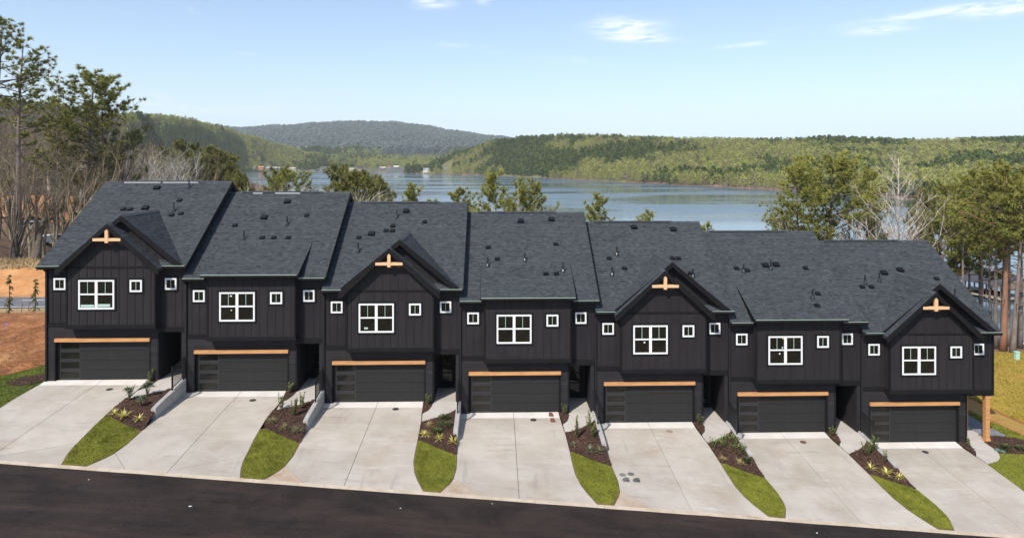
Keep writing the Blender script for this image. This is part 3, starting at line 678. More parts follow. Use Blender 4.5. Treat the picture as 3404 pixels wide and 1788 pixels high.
for k, (u, v, s, w) in enumerate(((2069, 1577.5, 'smooth grey oval lid, back left of the four lids in the fifth driveway', 1), (2096.5, 1575, 'dark oval lid, back right of the four lids in the fifth driveway', 0), (2080, 1594, 'square-cornered grey meter lid, front left of the four lids in the fifth driveway', 2), (2115, 1595, 'square-cornered dark meter lid, front right of the four lids in the fifth driveway', 3))):
    p = on_drive(4, u, v)
    if w < 2: me = cover_mesh(.17, mat('dull dark lid', (.10, .095, .09), .7, (.17, .16, .15), 8) if w == 0 else mat('grey lid', (.17, .16, .165), .6, (.24, .23, .235), 8))
    else:
        b = MB(); b.prism([(-.17, -.11, -.02), (-.12, -.21, -.02), (.12, -.21, -.02), (.17, -.11, -.02), (.17, .21, -.02), (-.17, .21, -.02)], (0, 0, .032)); b.box(-.11, .11, -.12, .12, .012, .018); me = b.mesh('meter_lid', mat('worn dark lid', (.13, .12, .11), .7, (.07, .068, .065), 7, extra=[((.26, .25, .24), 9, .55, .7, (1, 1, 1), .7)]) if w == 3 else mat('worn grey lid', (.22, .20, .19), .7, (.06, .055, .05), 7, extra=[((.3, .28, .26), 9, .55, .7, (1, 1, 1), .8)]))
    tag(link('meter_lid', me, None, p), s, 'meter lid', 'lids in the fifth driveway')
for k, (u, v) in enumerate(((1831, 1378), (1836.5, 1396.5))):
    p = on_drive(3, u, v); b = MB(); b.prism([(-.13, -.17, 0), (.13, -.17, 0), (.10, .17, 0), (-.10, .17, 0)], (0, 0, .05)); b.box(-.09, .09, -.17, .17, .05, .07)
    M['redwood'] = M.get('redwood') or mat('red brown board', (.17, .065, .045), .8, (.23, .10, .07), 6)
    tag(link('wooden_block', b.mesh('wooden_block', M['redwood']), None, p), ['red brown wooden block against the fourth garage door', 'red brown wooden block lying apart from the fourth garage door'][k], 'wooden block', 'red blocks in the fourth driveway')

# ---- strips between the driveways: walkway, mulch bed, lawn, retaining wall, railing
BEDTOP = [(5.70, -2.27), (6.10, -2.06), (6.60, -1.75), (7.06, -1.34), (7.30, -1.08), (7.44, -.86)]
MLINE = [(5.72, -4.15), (6.25, -4.38), (6.8, -4.6), (7.3, -4.78), (7.62, -4.88)]
rr = random.Random(21)
def interp_edge(E, y0, y1):
    """edge points between y0 > y1, ends interpolated"""
    def xa(y):
        for k in range(len(E)-1):
            if E[k][1] >= y >= E[k+1][1]: f = (E[k][1]-y)/(E[k][1]-E[k+1][1]); return E[k][0]+(E[k+1][0]-E[k][0])*f
        return E[-1][0]
    return [(xa(y0), y0)]+[p for p in E if y1 < p[1] < y0]+[(xa(y1), y1)]
BEDS = {}
for i in range(7):
    ox = PITCH*i; sz = lambda x, y: strip_z(i, x, y)
    O = lambda pts: [(x+ox, y) for x, y in pts]
    re = right_edge(i)
    pre = f'house {NUM[i]}'
    # walkway
    if i < 6: wk = [(6.13, .098), (6.10, -.45), (5.95, -.98), (5.68, -1.34)]+[(5.72, -2.25)]+[(x, y+.012) for x, y in BEDTOP[1:]]+[(7.44, .098)]
    else: wk = [(6.13, .098), (6.08, -.5), (5.98, -.95), (5.68, -1.38), (5.72, -2.2), (6.2, -2.05), (6.57, -1.85), (6.85, -1.6), (7.05, -1.3), (7.2, -.9), (7.22, -.6), (7.15, .098)]
    w = link('walkway', None); tag(w, kind='structure')
    for sgn, y in ((1, -.02), (-1, -.02)):
        pl = clip_poly(O(wk), [(0, y-.008*sgn*-1, 0, -1)] if sgn > 0 else [(0, y-.008, 0, 1)])
        if len(pl) > 2: link('slab', sheet_mesh('slab', pl, lambda x, yy: drive_z(i, x, yy)+.012, M['walk'], .8, .08), w)
    # small bed beside the garage pier
    pb = O([(5.58, .09), (6.11, .09), (6.08, -.45), (5.93, -.98), (5.67, -1.32)])
    bedm = sheet_mesh('mulch', pb, lambda x, y: drive_z(i, x, y)+.03, M['mulch'], .2, .05, .03, i)
    sb = tag(link('mulch', bedm), kind='stuff'); sb['label'] = 'dark bark mulch beside the walkway'
    link('bark_chips', chips(pb, lambda x, y: drive_z(i, x, y)+.03, 160, rr).mesh('bark_chips', M['chip'], tone=True), sb)['kind'] = 'stuff'
    if i == 6: continue
    # main bed
    le = left_edge(i+1)
    right = [(7.48, -3.45), (7.60, -3.47)]+[(x+PITCH, y) for x, y in interp_edge(le, -3.5, -4.88)]
    bp = O([(5.73, -2.27)]+BEDTOP[1:]+[(7.46, -1.0)]+right+MLINE[::-1][1:]+[(x+.02, y) for x, y in interp_edge(re, -2.3, -4.12)][::-1][1:])
    BEDS[i] = bp
    hump = lambda x, y: strip_z(i, x, y)+.035
    sb = tag(link('mulch', sheet_mesh('mulch', bp, hump, M['mulch'], .22, .06, .05, i*3)), kind='stuff'); sb['label'] = 'dark bark mulch in the planting bed'
    link('bark_chips', chips(bp, hump, 170, rr).mesh('bark_chips', M['chip'], tone=True), sb)['kind'] = 'stuff'
    # lawn strip
    rl = interp_edge(re, -4.15, KY+.02); ll = [(x+PITCH, y) for x, y in interp_edge(le, -4.88, KY+.02)]
    lp = O([(5.74, -4.17)]+[(x+.015, y) for x, y in rl[1:]]+[(x-.015, y) for x, y in ll[::-1]]+[(x, y-.02) for x, y in MLINE[::-1][1:-1]])
    lz = lambda x, y: strip_z(i, x, y)+.022
    lp0 = lp; lp = ragged(lp, .07, i)
    lw = tag(link('grass', sheet_mesh('grass', lp, lz, M['turf'], .3, .06, .03, i)), kind='stuff'); lw['label'] = 'mown green grass strip between the driveways'
    jz = lambda x, y: lz(x, y)+.03*mnoise.noise(Vector((x*2.3+i, y*2.3, i)))
    link('grass_blades', blades(lp, jz, 2200, .035, rr, .016).mesh('grass_blades', M['blade'], tone=True), lw)['kind'] = 'stuff'
    link('soil_edge', sheet_mesh('soil_edge', lp0, lambda x, y: strip_z(i, x, y)+.006, M['soil'], .4, .06), lw)['kind'] = 'stuff'
    # retaining wall
    b = MB(); n = 8; ring = []
    for k in range(n+1):
        y = .02-(3.47+.02)*k/n; xi, xo = 7.45, 7.685-.0*k; zt = drive_z(i, 7.5+ox, y)+.10-.02*math.sin(k*.7); zb = drive_z(i+1, 7.7+ox, y)-.25
        if k == n: zt -= .02
        ring.append([(xi, y, zb), (xi, y, zt-.012), (xi+.02, y, zt), (xo-.02, y, zt), (xo, y, zt-.012), (xo, y, zb)])
    for k in range(n): b.add(ring[k]+ring[k+1], [(j, j+1, 7+j, 6+j) for j in range(5)])
    b.add(ring[0], [(0, 1, 2, 3, 4, 5)]); b.add(ring[n], [(5, 4, 3, 2, 1, 0)])
    rw = link('retaining_wall', b.mesh('retaining_wall', M['wallcon']), None, (ox, 0, 0))
    tag(rw, f'low sloping concrete retaining wall between the {ORD[i]} and {ORD[i+1]} driveways', 'retaining wall', 'retaining walls between the driveways')
    # railing on the wall
    rl_ = link('railing', None, None, (ox+7.56, 0, 0))
    tag(rl_, f'black metal picket railing on the wall between the {ORD[i]} and {ORD[i+1]} houses', 'railing', 'railings beside the entry walks')
    y0, y1 = -.12, -1.42; zt = lambda y: drive_z(i, ox+7.5, y)+.10
    H = 1.12
    for y in (y0, y1):
        pm = shared('rpost', lambda: (lambda q: (q.box(-.032, .032, -.032, .032, -.12, H+.10), q.box(-.042, .042, -.042, .042, H+.10, H+.13), q.mesh('post', M['rail']))[-1])(MB()))
        link('post', pm, rl_, (0, y, zt(y)))
    for (dz, hh) in ((H+.02, .04), (H-.16, .03), (.10, .03)):
        b = MB(); b.prism([(-.018, y1, zt(y1)+dz), (.018, y1, zt(y1)+dz), (.018, y1, zt(y1)+dz+hh), (-.018, y1, zt(y1)+dz+hh)], (0, y0-y1, zt(y0)-zt(y1))); link('rail', b.mesh('rail', M['rail']), rl_)
    for k in range(11):
        y = y1+(y0-y1)*(k+1)/12
        link('picket', shared('picket', lambda: (lambda q: (q.box(-.009, .009, -.009, .009, .11, H+.03), q.mesh('picket', M['rail']))[1])(MB())), rl_, (0, y, zt(y)))
# ------------------------------------------------------------------ plants in the beds
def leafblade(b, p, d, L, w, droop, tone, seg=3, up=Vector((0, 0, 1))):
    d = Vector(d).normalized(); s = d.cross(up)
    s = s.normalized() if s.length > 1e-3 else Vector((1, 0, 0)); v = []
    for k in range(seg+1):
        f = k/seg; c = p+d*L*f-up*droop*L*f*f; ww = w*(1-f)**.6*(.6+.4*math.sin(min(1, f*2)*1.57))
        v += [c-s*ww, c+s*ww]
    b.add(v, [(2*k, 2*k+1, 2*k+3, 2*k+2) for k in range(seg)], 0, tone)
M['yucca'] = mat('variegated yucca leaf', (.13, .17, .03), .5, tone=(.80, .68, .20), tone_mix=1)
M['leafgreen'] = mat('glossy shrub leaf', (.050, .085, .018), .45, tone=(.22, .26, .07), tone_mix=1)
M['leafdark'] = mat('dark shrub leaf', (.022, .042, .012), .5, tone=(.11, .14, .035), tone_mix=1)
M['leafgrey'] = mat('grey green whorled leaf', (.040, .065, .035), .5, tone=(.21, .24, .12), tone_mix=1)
M['tuft'] = mat('ornamental grass', (.10, .10, .04), .7, tone=(.34, .31, .15), tone_mix=1)
M['tufttan'] = mat('dry ornamental grass', (.26, .19, .07), .7, tone=(.52, .42, .19), tone_mix=1)
M['stem'] = mat('shrub stem', (.10, .07, .04), .8)
def pl_yucca(rnd, s):
    b = MB()
    for k in range(44):
        a = rnd.uniform(0, 6.28); e = rnd.uniform(.15, 1.25); leafblade(b, Vector((0, 0, .02)), (math.cos(a)*math.cos(e), math.sin(a)*math.cos(e), math.sin(e)), s*rnd.uniform(.34, .52), .017*s, rnd.uniform(.1, .5), min(1, max(.05, rnd.gauss(.75, .25))))
    return [('leaves', b, 'yucca')]
def pl_upright(rnd, s, h):
    b = MB(); st = MB()
    for k in range(rnd.randint(4, 6)):
        ox, oy = rnd.gauss(0, .08)*s, rnd.gauss(0, .08)*s; hh = h*rnd.uniform(.55, 1.0); lx, ly = rnd.gauss(0, .08), rnd.gauss(0, .08)
        st.tube([(ox*.3, oy*.3, 0), (ox+lx*.5, oy+ly*.5, hh*.5), (ox+lx, oy+ly, hh)], [.014, .010, .005], 4)
        n = int(hh*46)
        for j in range(n):
            f = .12+.88*j/n; a = rnd.uniform(0, 6.28); p = Vector((ox*(.3+.7*f)+lx*f, oy*(.3+.7*f)+ly*f, hh*f))
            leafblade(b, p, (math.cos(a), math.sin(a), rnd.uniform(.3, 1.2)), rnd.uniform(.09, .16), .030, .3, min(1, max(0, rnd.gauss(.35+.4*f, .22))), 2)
    return [('stems', st, 'stem'), ('leaves', b, 'leafgreen')]
def pl_round(rnd, s, key='leafdark'):
    b = MB()
    for k in range(330):
        a = rnd.uniform(0, 6.28); e = math.asin(rnd.uniform(0, 1)); r = s*rnd.uniform(.35, 1)**.6*(1+.25*math.sin(a*3+s)); d = Vector((math.cos(a)*math.cos(e), math.sin(a)*math.cos(e), math.sin(e)*.75))
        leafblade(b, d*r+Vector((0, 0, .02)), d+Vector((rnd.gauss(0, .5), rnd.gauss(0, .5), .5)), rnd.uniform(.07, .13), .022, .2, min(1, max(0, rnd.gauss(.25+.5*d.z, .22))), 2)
    return [('leaves', b, key)]
def pl_whorl(rnd, s):
    b = MB(); st = MB()
    for k in range(9):
        a = rnd.uniform(0, 6.28); r = rnd.uniform(.05, .3)*s; top = Vector((math.cos(a)*r, math.sin(a)*r, s*rnd.uniform(.45, .95))); st.tube([(0, 0, 0), top*.5+Vector((0, 0, .03)), top], [.02, .015, .01], 4)
        for j in range(15):
            q = 6.28*j/15+rnd.random(); leafblade(b, top, (math.cos(q), math.sin(q), rnd.uniform(-.1, .9)), s*rnd.uniform(.28, .42), .045*s, .35, min(1, max(0, rnd.gauss(.45, .28))), 3)
    return [('stems', st, 'stem'), ('leaves', b, 'leafgrey')]
def pl_tuft(rnd, s, key='tuft'):
    b = MB()
    for k in range(110):
        a = rnd.uniform(0, 6.28); e = rnd.uniform(.5, 1.45); leafblade(b, Vector((rnd.gauss(0, .04), rnd.gauss(0, .04), 0)), (math.cos(a)*math.cos(e), math.sin(a)*math.cos(e), math.sin(e)), s*rnd.uniform(.5, 1), .010, rnd.uniform(.2, .6), rnd.random(), 3)
    return [('blades', b, key)]
Z1 = lambda p: (.4198*p[0], 1220+.4198*p[1]); Z4 = lambda p: (2400+.38975*p[0], 1380+.38975*p[1])
SZ = {0: Z1, 1: lambda p: (860+.27335*p[0], 1250+.27335*p[1]), 2: lambda p: (1360+.266*p[0], 1300+.266*p[1]), 3: lambda p: (1850+.2735*p[0], 1330+.2735*p[1]), 4: lambda p: (2300+.29565*p[0], 1340+.29565*p[1]), 5: lambda p: (2740+.3016*p[0], 1380+.3016*p[1]), 6: Z4}
def on_fn(u, v, zf, d=38.):
    for _ in range(25):
        p = at(u, v, d); d *= 1+.7*((CAM[2]-zf(p.x, p.y))/(CAM[2]-p.z)-1)
    p = at(u, v, d); return Vector((p.x, p.y, zf(p.x, p.y)))
POS = {'w': 'grey green whorled shrub', 'y': 'yellow variegated yucca', 'u': 'upright leafy green shrub', 'g': 'wispy green ornamental grass', 't': 'dry tan ornamental grass', 'r': 'low rounded dark green shrub', 'v': 'small pale striped low plant', 'p': 'small upright evergreen shrub', 'q': 'low grassy green mound'}
CATS = {'w': 'shrub', 'y': 'yucca', 'u': 'shrub', 'g': 'grass', 't': 'grass', 'r': 'shrub', 'v': 'plant', 'p': 'shrub', 'q': 'grass'}
NAMES = {'w': 'shrub', 'y': 'yucca', 'u': 'shrub', 'g': 'ornamental_grass', 't': 'ornamental_grass', 'r': 'shrub', 'v': 'yucca', 'p': 'shrub', 'q': 'ornamental_grass'}
PL = {0: [('w', 1025, 262, .55, 'leftmost'), ('w', 1165, 232, .62, 'farthest back'), ('w', 1125, 310, .5, 'nearest the yuccas'), ('y', 905, 372, .8, 'leftmost'), ('y', 980, 398, 1.1, 'middle'), ('y', 1100, 412, .85, 'nearest the wall'), ('p', 1190, 112, .62, '')],
      1: [('u', 275, 408, .85, 'nearest the driveway'), ('u', 435, 484, .85, 'middle'), ('u', 510, 394, .9, 'farthest back'), ('g', 155, 568, .55, 'leftmost'), ('g', 312, 648, .5, 'middle'), ('g', 455, 680, .62, 'nearest the wall end'), ('p', 365, 206, .52, '')],
      2: [('r', 440, 350, .27, 'farthest back'), ('r', 452, 448, .33, 'middle'), ('r', 345, 520, .25, 'behind the yuccas'), ('t', 252, 440, .45, ''), ('y', 190, 552, .9, 'leftmost'), ('y', 370, 600, .9, 'middle'), ('y', 548, 648, .95, 'nearest the wall end'), ('p', 235, 166, .6, '')],
      3: [('u', 250, 458, 1.15, 'tallest'), ('u', 395, 345, 1.0, 'farther'), ('u', 455, 452, .72, 'nearest the wall'), ('v', 212, 545, .55, 'leftmost'), ('v', 400, 610, .75, 'middle'), ('v', 525, 632, .75, 'by the wall'), ('p', 97, 175, .62, '')],
      4: [('q', 285, 475, .36, 'nearest the driveway'), ('q', 437, 432, .36, 'farthest back'), ('q', 520, 535, .36, 'beside the wall'), ('t', 345, 640, .42, 'nearest the driveway'), ('t', 540, 678, .45, 'middle'), ('r', 608, 650, .2, 'by the wall'), ('p', 80, 238, .6, '')],
      5: [('u', 490, 455, 1.05, 'farthest left'), ('u', 548, 395, .8, 'behind the tallest'), ('u', 665, 515, .72, 'beside the wall'), ('y', 512, 588, .85, 'leftmost'), ('y', 690, 655, 1.15, 'middle'), ('y', 825, 690, .85, 'nearest the wall end'), ('p', 90, 218, .5, '')],
      6: [('p', 2105, 268, .5, ''), ('r', 2415, 285, .26, 'nearer'), ('r', 2532, 292, .24, 'farther right')]}
rr = random.Random(77)
def plant(kind, s):
    return {'w': lambda: pl_whorl(rr, s), 'y': lambda: pl_yucca(rr, s), 'u': lambda: pl_upright(rr, 1, s), 'g': lambda: pl_tuft(rr, s), 't': lambda: pl_tuft(rr, s, 'tufttan'), 'r': lambda: pl_round(rr, s), 'q': lambda: pl_round(rr, s, 'leafgreen')+[], 'v': lambda: [('leaves', pl_yucca(rr, s)[0][1], 'leafgrey')], 'p': lambda: pl_upright(rr, .9, s)}[kind]()
for i, L in PL.items():
    for (k, a, c, s, which) in L:
        s *= 1.3 if k in 'wvq' else 1.1; u, v = SZ[i]((a, c)); p = on_fn(u, v, lambda x, y: strip_z(i, x, y)+.02)
        o = link(NAMES[k], None, None, p)
        where = f'by the pier right of the {ORD[i]} garage door' if k == 'p' else (f'in the bed right of the {ORD[i]} driveway'+(', '+which if which else '') if i < 6 else f'in the bed right of the last house, {which}')
        tag(o, f'{POS[k]} {where}'.replace('variegated ', ''), CATS[k], 'plants in the front beds')
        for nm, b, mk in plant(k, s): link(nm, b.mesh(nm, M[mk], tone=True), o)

# ------------------------------------------------------------------ terrain
def piece(nodes, y):
    if y <= nodes[0][0]: return nodes[0][1]
    for k in range(len(nodes)-1):
        if y <= nodes[k+1][0]:
            f = (y-nodes[k][0])/(nodes[k+1][0]-nodes[k][0]); f = f*f*(3-2*f); return nodes[k][1]+(nodes[k+1][1]-nodes[k][1])*f
    return nodes[-1][1]
NL = [(0, .02), (4, .35), (12, .95), (17, .15), (20, -.38), (26.4, -.42), (31, .62), (35, 1.5), (60, 1.2), (82, 1.25), (104, 1.9), (130, 3.3), (180, 4), (260, 6), (400, 10), (640, 16)]
NR = [(2.5, -.06), (13.5, .95), (16, .85), (30, -3.8), (46, -11.5), (60, -14.6), (90, -20)]
def sstep(x, a, b): f = min(max((x-a)/(b-a), 0), 1); return f*f*(3-2*f)
def LZ(x, y): return drive_z(0, x, y) if y <= 0 else piece(NL, y)+.04*mnoise.noise(Vector((x*.5, y*.5, 1)))*sstep(y, 1, 5)
def RZ(x, y):
    if y <= 0: return drive_z(6, x, y)
    return ZU[6]+piece(NR, y)
def HZ(x, y):
    if y < KY: return zk(x)-.15
    if y <= 12.6:
        if x < 0: return LZ(x, y)-.12-1.0*sstep(x, -.6, 0)
        if x > 53.4: return RZ(x, y)-.12-1.0*(1-sstep(x, 53.4, 54.0))
        return min(zk(x), -.0865*(x-3.8))-1.4
    zc = -.0865*min(max(x, 0), 53)-.7
    c = zc+(-19.5-zc)*sstep(y, 14, 66); r = RZ(x, y)-.12; lf = LZ(x, y)-.12
    m = c+(r-c)*sstep(x, 46, 56)
    xl, xr = -30-.42*(y-13), -8-.26*(y-13)
    return lf+(m-lf)*sstep(x, xl, xr)
gx = fr(-700, -70, 14)+fr(-60, 100, 1.25)+fr(104, 700, 14); gy = fr(-95, -24, 6)+fr(-20, 45, 1.0)+fr(48, 160, 3)+fr(172, 660, 14)
tag(link('ground', gridmesh('ground', gx, gy, HZ, M['litter'])), kind='structure')

def sheet(name, poly, zf, material, res=.7, off=.0, label=None, kind='structure', jit=0.0):
    o = link(name, sheet_mesh(name, poly, lambda x, y: zf(x, y)+off, material, res, .12, jit, 2)); tag(o, label, None, None, kind); return o
# left of the row
le0 = left_edge(0)
lawnL = [(x-.015, y) for x, y in le0]+[(-16, KY), (-11, -6.4), (-4.1, -.45), (-2.1, 1.6), (-.6, 3.3), (.02, 3.7)]
tag(sheet('grass', lawnL, LZ, M['turf'], .5, .02, 'green lawn wedge left of the first driveway', 'stuff'))
rr = random.Random(5)
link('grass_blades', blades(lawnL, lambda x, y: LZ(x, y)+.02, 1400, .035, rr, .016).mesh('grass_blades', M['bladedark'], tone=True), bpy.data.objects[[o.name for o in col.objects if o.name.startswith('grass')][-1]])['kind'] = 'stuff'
mp_ = [(-2.0, -.3), (-1.5, .5), (-.05, 1.3), (.0, .2), (-.4, -.6), (-1.2, -.75)]
sb = sheet('mulch', mp_, LZ, M['mulch'], .25, .05, 'dark bark mulch at the corner of the first house', 'stuff', .03)
link('bark_chips', chips(mp_, lambda x, y: LZ(x, y)+.06, 150, rr).mesh('bark_chips', M['chip'], tone=True), sb)['kind'] = 'stuff'
sheet('straw_bank', [(-46, -8.4), (-16.03, -8.4), (-11.03, -6.37), (-4.13, -.4), (-2.12, 1.65), (-.6, 3.36), (.02, 3.8), (.02, 12.5), (6, 12.9), (6, 16.5), (-46, 17)], LZ, M['straw'], .8, .012, None, 'structure', .10)
strw = MB(); rs = random.Random(3)
for _ in range(26000):
    y = rs.uniform(-6, 14); x = -rs.random()*(5+.75*max(0, y+2))-.02
    if y < -.45-(x+4.1)*.85 or (y < 3.6 and x > -4.1 and y < 3.4+(x+.6)*1.08): continue
    a = rs.uniform(0, 6.28); l = rs.uniform(.06, .2); z = LZ(x, y)+.012+.10*mnoise.noise(Vector((x*2.3+2, y*2.3, 2)))+rs.uniform(.0, .05); c, s_ = math.cos(a)*l, math.sin(a)*l; w = .012
    strw.add([(x-c-s_*w/l, y-s_+c*w/l, z), (x-c+s_*w/l, y-s_-c*w/l, z), (x+c, y+s_, z+rs.uniform(-.02, .05))], [(0, 1, 2)], 0, rs.random()**1.5)
so_ = tag(link('pine_straw', strw.mesh('pine_straw', mat('straw needles', (.13, .045, .016), .9, tone=(.56, .28, .11)), tone=True)), 'loose red brown pine straw over the bank left of the first house', kind='stuff')
sheet('road_shoulder', [(-60, 16.8), (8, 16.4), (8, 20.6), (-60, 20.4)], LZ, M['tan'], 1.2, .03)
sheet('back_road', [(-60, 20.7), (10, 20.9), (10, 25.6), (-60, 25.4)], LZ, M['backroad'], 1.2, .06)
sheet('road_line', [(-60, 23.85), (10, 24.05), (10, 24.17), (-60, 23.97)], LZ, M['paint'], 2.5, .068)
sheet('road_line', [(-60, 20.86), (10, 21.06), (10, 21.14), (-60, 20.94)], LZ, M['paint'], 2.5, .068)
sheet('clay_bank', [(-64, 25.6), (12, 25.8), (8, 33.0), (-64, 32.8)], LZ, M['clay'], .8, .04, None, 'structure', .18)
tg = [(-66, 32.6), (8, 32.8), (2, 36), (-66, 36.5)]
tgo = sheet('dry_grass', tg, LZ, M['tan'], .9, .05, 'dry tan grass along the top of the clay bank', 'stuff', .15)
link('grass_blades', blades([(-40, 32.6), (-12, 32.6), (-12, 36), (-40, 36)], lambda x, y: LZ(x, y)+.05, 45, .35, rr, .04).mesh('grass_blades', mat('tan grass stalks', (.22, .145, .065), .8, tone=(.48, .35, .18)), tone=True), tgo)['kind'] = 'stuff'
sheet('clay_clearing', [(-150, 96), (-62, 92), (-46, 96), (-50, 118), (-80, 132), (-150, 138)], lambda x, y: HZ(x, y)+.12, M['clay'], 4, .25, None, 'structure', .5)
# right of the row
PX = lambda pts, zf: [tuple(on_fn(u, v, zf)[:2]) for u, v in pts]
mr = PX([(3249.7, 1447), (3292.5, 1450), (3335.4, 1452.5), (3374, 1458), (3480, 1480), (3560, 1530), (3404, 1510.6), (3355, 1508.6), (3322, 1507.8), (3306, 1493), (3277, 1473.5)], RZ)
sb = sheet('mulch', mr, RZ, M['mulch'], .25, .05, 'dark bark mulch in the bed right of the last house', 'stuff', .03)
link('bark_chips', chips(mr, lambda x, y: RZ(x, y)+.06, 150, rr).mesh('bark_chips', M['chip'], tone=True), sb)['kind'] = 'stuff'
sheet('side_path', PX([(3200, 1368), (3212, 1374), (3345, 1449), (3250, 1446), (3205, 1436)], RZ), RZ, M['gravel'], .6, .03)
sheet('clay_strip', ragged(PX([(3190, 1312), (3215, 1320), (3297, 1360), (3404, 1408), (3600, 1490), (3600, 1530), (3404, 1449), (3293, 1399), (3213, 1362), (3190, 1356)], RZ), .5, 3, .4), RZ, mat('clay under thin grass', (.40, .19, .055), .95, (.34, .24, .05), .9, 8, bump=.03, bscale=10, extra=[((.20, .17, .03), 1.5, .54, .7, (1, 1, 1), .8)]), .6, .012)
gs = PX([(3213, 1363), (3293, 1400), (3404, 1450), (3600, 1531), (3600, 1560), (3490, 1484), (3404, 1464), (3346, 1449), (3212, 1373)], RZ)
go = sheet('grass', gs, RZ, M['turf'], .6, .03, 'narrow green grass strip beyond the mulch right of the last house', 'stuff')
link('grass_blades', blades(gs, lambda x, y: RZ(x, y)+.03, 500, .06, rr).mesh('grass_blades', M['blade'], tone=True), go)['kind'] = 'stuff'
hl = PX([(3215, 1319), (3297, 1359), (3404, 1407), (3640, 1500)], RZ)+[(76, 6), (78, 15), (52.5, 15), (52.5, 9)]
hl = ragged(hl, .5, 7, .4)
sheet('soil', PX([(3185, 1300), (3215, 1318), (3297, 1358), (3404, 1406), (3640, 1499), (3640, 1560), (3500, 1488), (3345, 1448), (3212, 1374), (3185, 1362)], RZ), RZ, M['straw'], .8, .004)
go = sheet('grass', hl, RZ, M['yellowlawn'], .9, .03, 'yellow green dormant lawn rising behind the last house', 'stuff', .05)
link('grass_blades', blades(hl, lambda x, y: RZ(x, y)+.03, 160, .07, rr, .04).mesh('grass_blades', M['bladedry'], tone=True), go)['kind'] = 'stuff'
re6 = [(x+45.6+.015, y) for x, y in right_edge(6)]
lf = [p for p in re6 if p[1] < -2.3]
lawnR = [(51.33, -2.25), (52.2, -1.9), (52.65, -1.35), (52.85, -.75)]+[mr[8], mr[7], mr[6], mr[5], (70, -.5), (76, KY+.02)]+lf[::-1]
go = sheet('grass', lawnR, lambda x, y: RZ(x, y), M['turf'], .5, .02, 'bright green lawn right of the last driveway', 'stuff')
link('grass_blades', blades([p for p in lawnR if p[0] < 62]+[], lambda x, y: RZ(x, y)+.02, 1400, .035, rr, .016).mesh('grass_blades', M['blade'], tone=True), go)['kind'] = 'stuff'
# utility pedestal on the crest
b = MB(); b.box(-.14, .14, -.12, .12, 0, .62); b.box(-.16, .16, -.14, .14, .62, .70); p = on_fn(3380, 1196, RZ, 51)
tag(link('utility_box', b.mesh('utility_box', mat('pale green cabinet', (.42, .66, .52), .5)), None, (p.x, p.y, RZ(p.x, p.y)-.05)), 'small pale green utility box on the crest of the yellow lawn', 'utility box')
for k, (u, v, c) in enumerate(((3315, 1517, 0), (3333, 1523, 1))):
    p = on_fn(u-0, v-20, RZ); b = MB(); b.tube([(0, 0, 0), (0, 0, .08)], [.16, .16], 14); b.tube([(0, 0, .08), (0, 0, .1)], [.13, .12], 14)
    tag(link('valve_lid', b.mesh('valve_lid', mat('green plastic lid', (.10, .17, .13), .5)), None, p), ['green round valve lid in the right-hand mulch bed, nearer the walkway', 'green round valve lid in the right-hand mulch bed, farther from the walkway'][k], 'valve lid', 'valve lids in the right mulch bed')
# ------------------------------------------------------------------ lake
def water_mat():
    m = bpy.data.materials.new('lake water'); m.use_nodes = True; t = m.node_tree; p = t.nodes['Principled BSDF']
    p.inputs['Base Color'].default_value = (.085, .130, .165, 1); p.inputs['Roughness'].default_value = .2; p.inputs['IOR'].default_value = 1.33
    tc = N(t, 'ShaderNodeTexCoord'); hs = []
    for sc, d, st in ((.9, .012, (1, 1.6, 1)), (.07, .02, (1, 2.5, 1)), (.012, .03, (1, 3, 1))):
        mp = N(t, 'ShaderNodeMapping'); mp.inputs['Scale'].default_value = st; t.links.new(tc.outputs['Object'], mp.inputs[0])
        n = N(t, 'ShaderNodeTexNoise'); n.inputs['Scale'].default_value = sc; n.inputs['Detail'].default_value = 4; t.links.new(mp.outputs[0], n.inputs['Vector'])
        hs.append(mathn(t, 'MULTIPLY', n.outputs[0], d))
    # breeze lanes: ripples come and go over the lake
    mp = N(t, 'ShaderNodeMapping'); mp.inputs['Scale'].default_value = (1, 3.2, 1); t.links.new(tc.outputs['Object'], mp.inputs[0])
    n = N(t, 'ShaderNodeTexNoise'); n.inputs['Scale'].default_value = .0045; n.inputs['Detail'].default_value = 3; t.links.new(mp.outputs[0], n.inputs['Vector'])
    r = N(t, 'ShaderNodeMapRange', interpolation_type='SMOOTHSTEP'); r.inputs[1].default_value = .42; r.inputs[2].default_value = .60; r.inputs[3].default_value = .15; t.links.new(n.outputs[0], r.inputs[0])
    h = mathn(t, 'ADD', mathn(t, 'MULTIPLY', hs[0], r.outputs[0]), mathn(t, 'ADD', mathn(t, 'MULTIPLY', hs[1], r.outputs[0]), hs[2]))
    b = N(t, 'ShaderNodeBump'); b.inputs['Strength'].default_value = 1; b.inputs['Distance'].default_value = 1; t.links.new(h, b.inputs['Height']); t.links.new(b.outputs[0], p.inputs['Normal'])
    rg = mathn(t, 'MULTIPLY_ADD', r.outputs[0], .19, .05); t.links.new(rg, p.inputs['Roughness'])
    return m
LAKE = -18.0
tag(link('lake', gridmesh('lake', [-3500, -1200, -300, 0, 100, 300, 1200, 3500], [48, 120, 300, 800, 2000, 5200], lambda x, y: LAKE, water_mat(), False)), kind='structure')

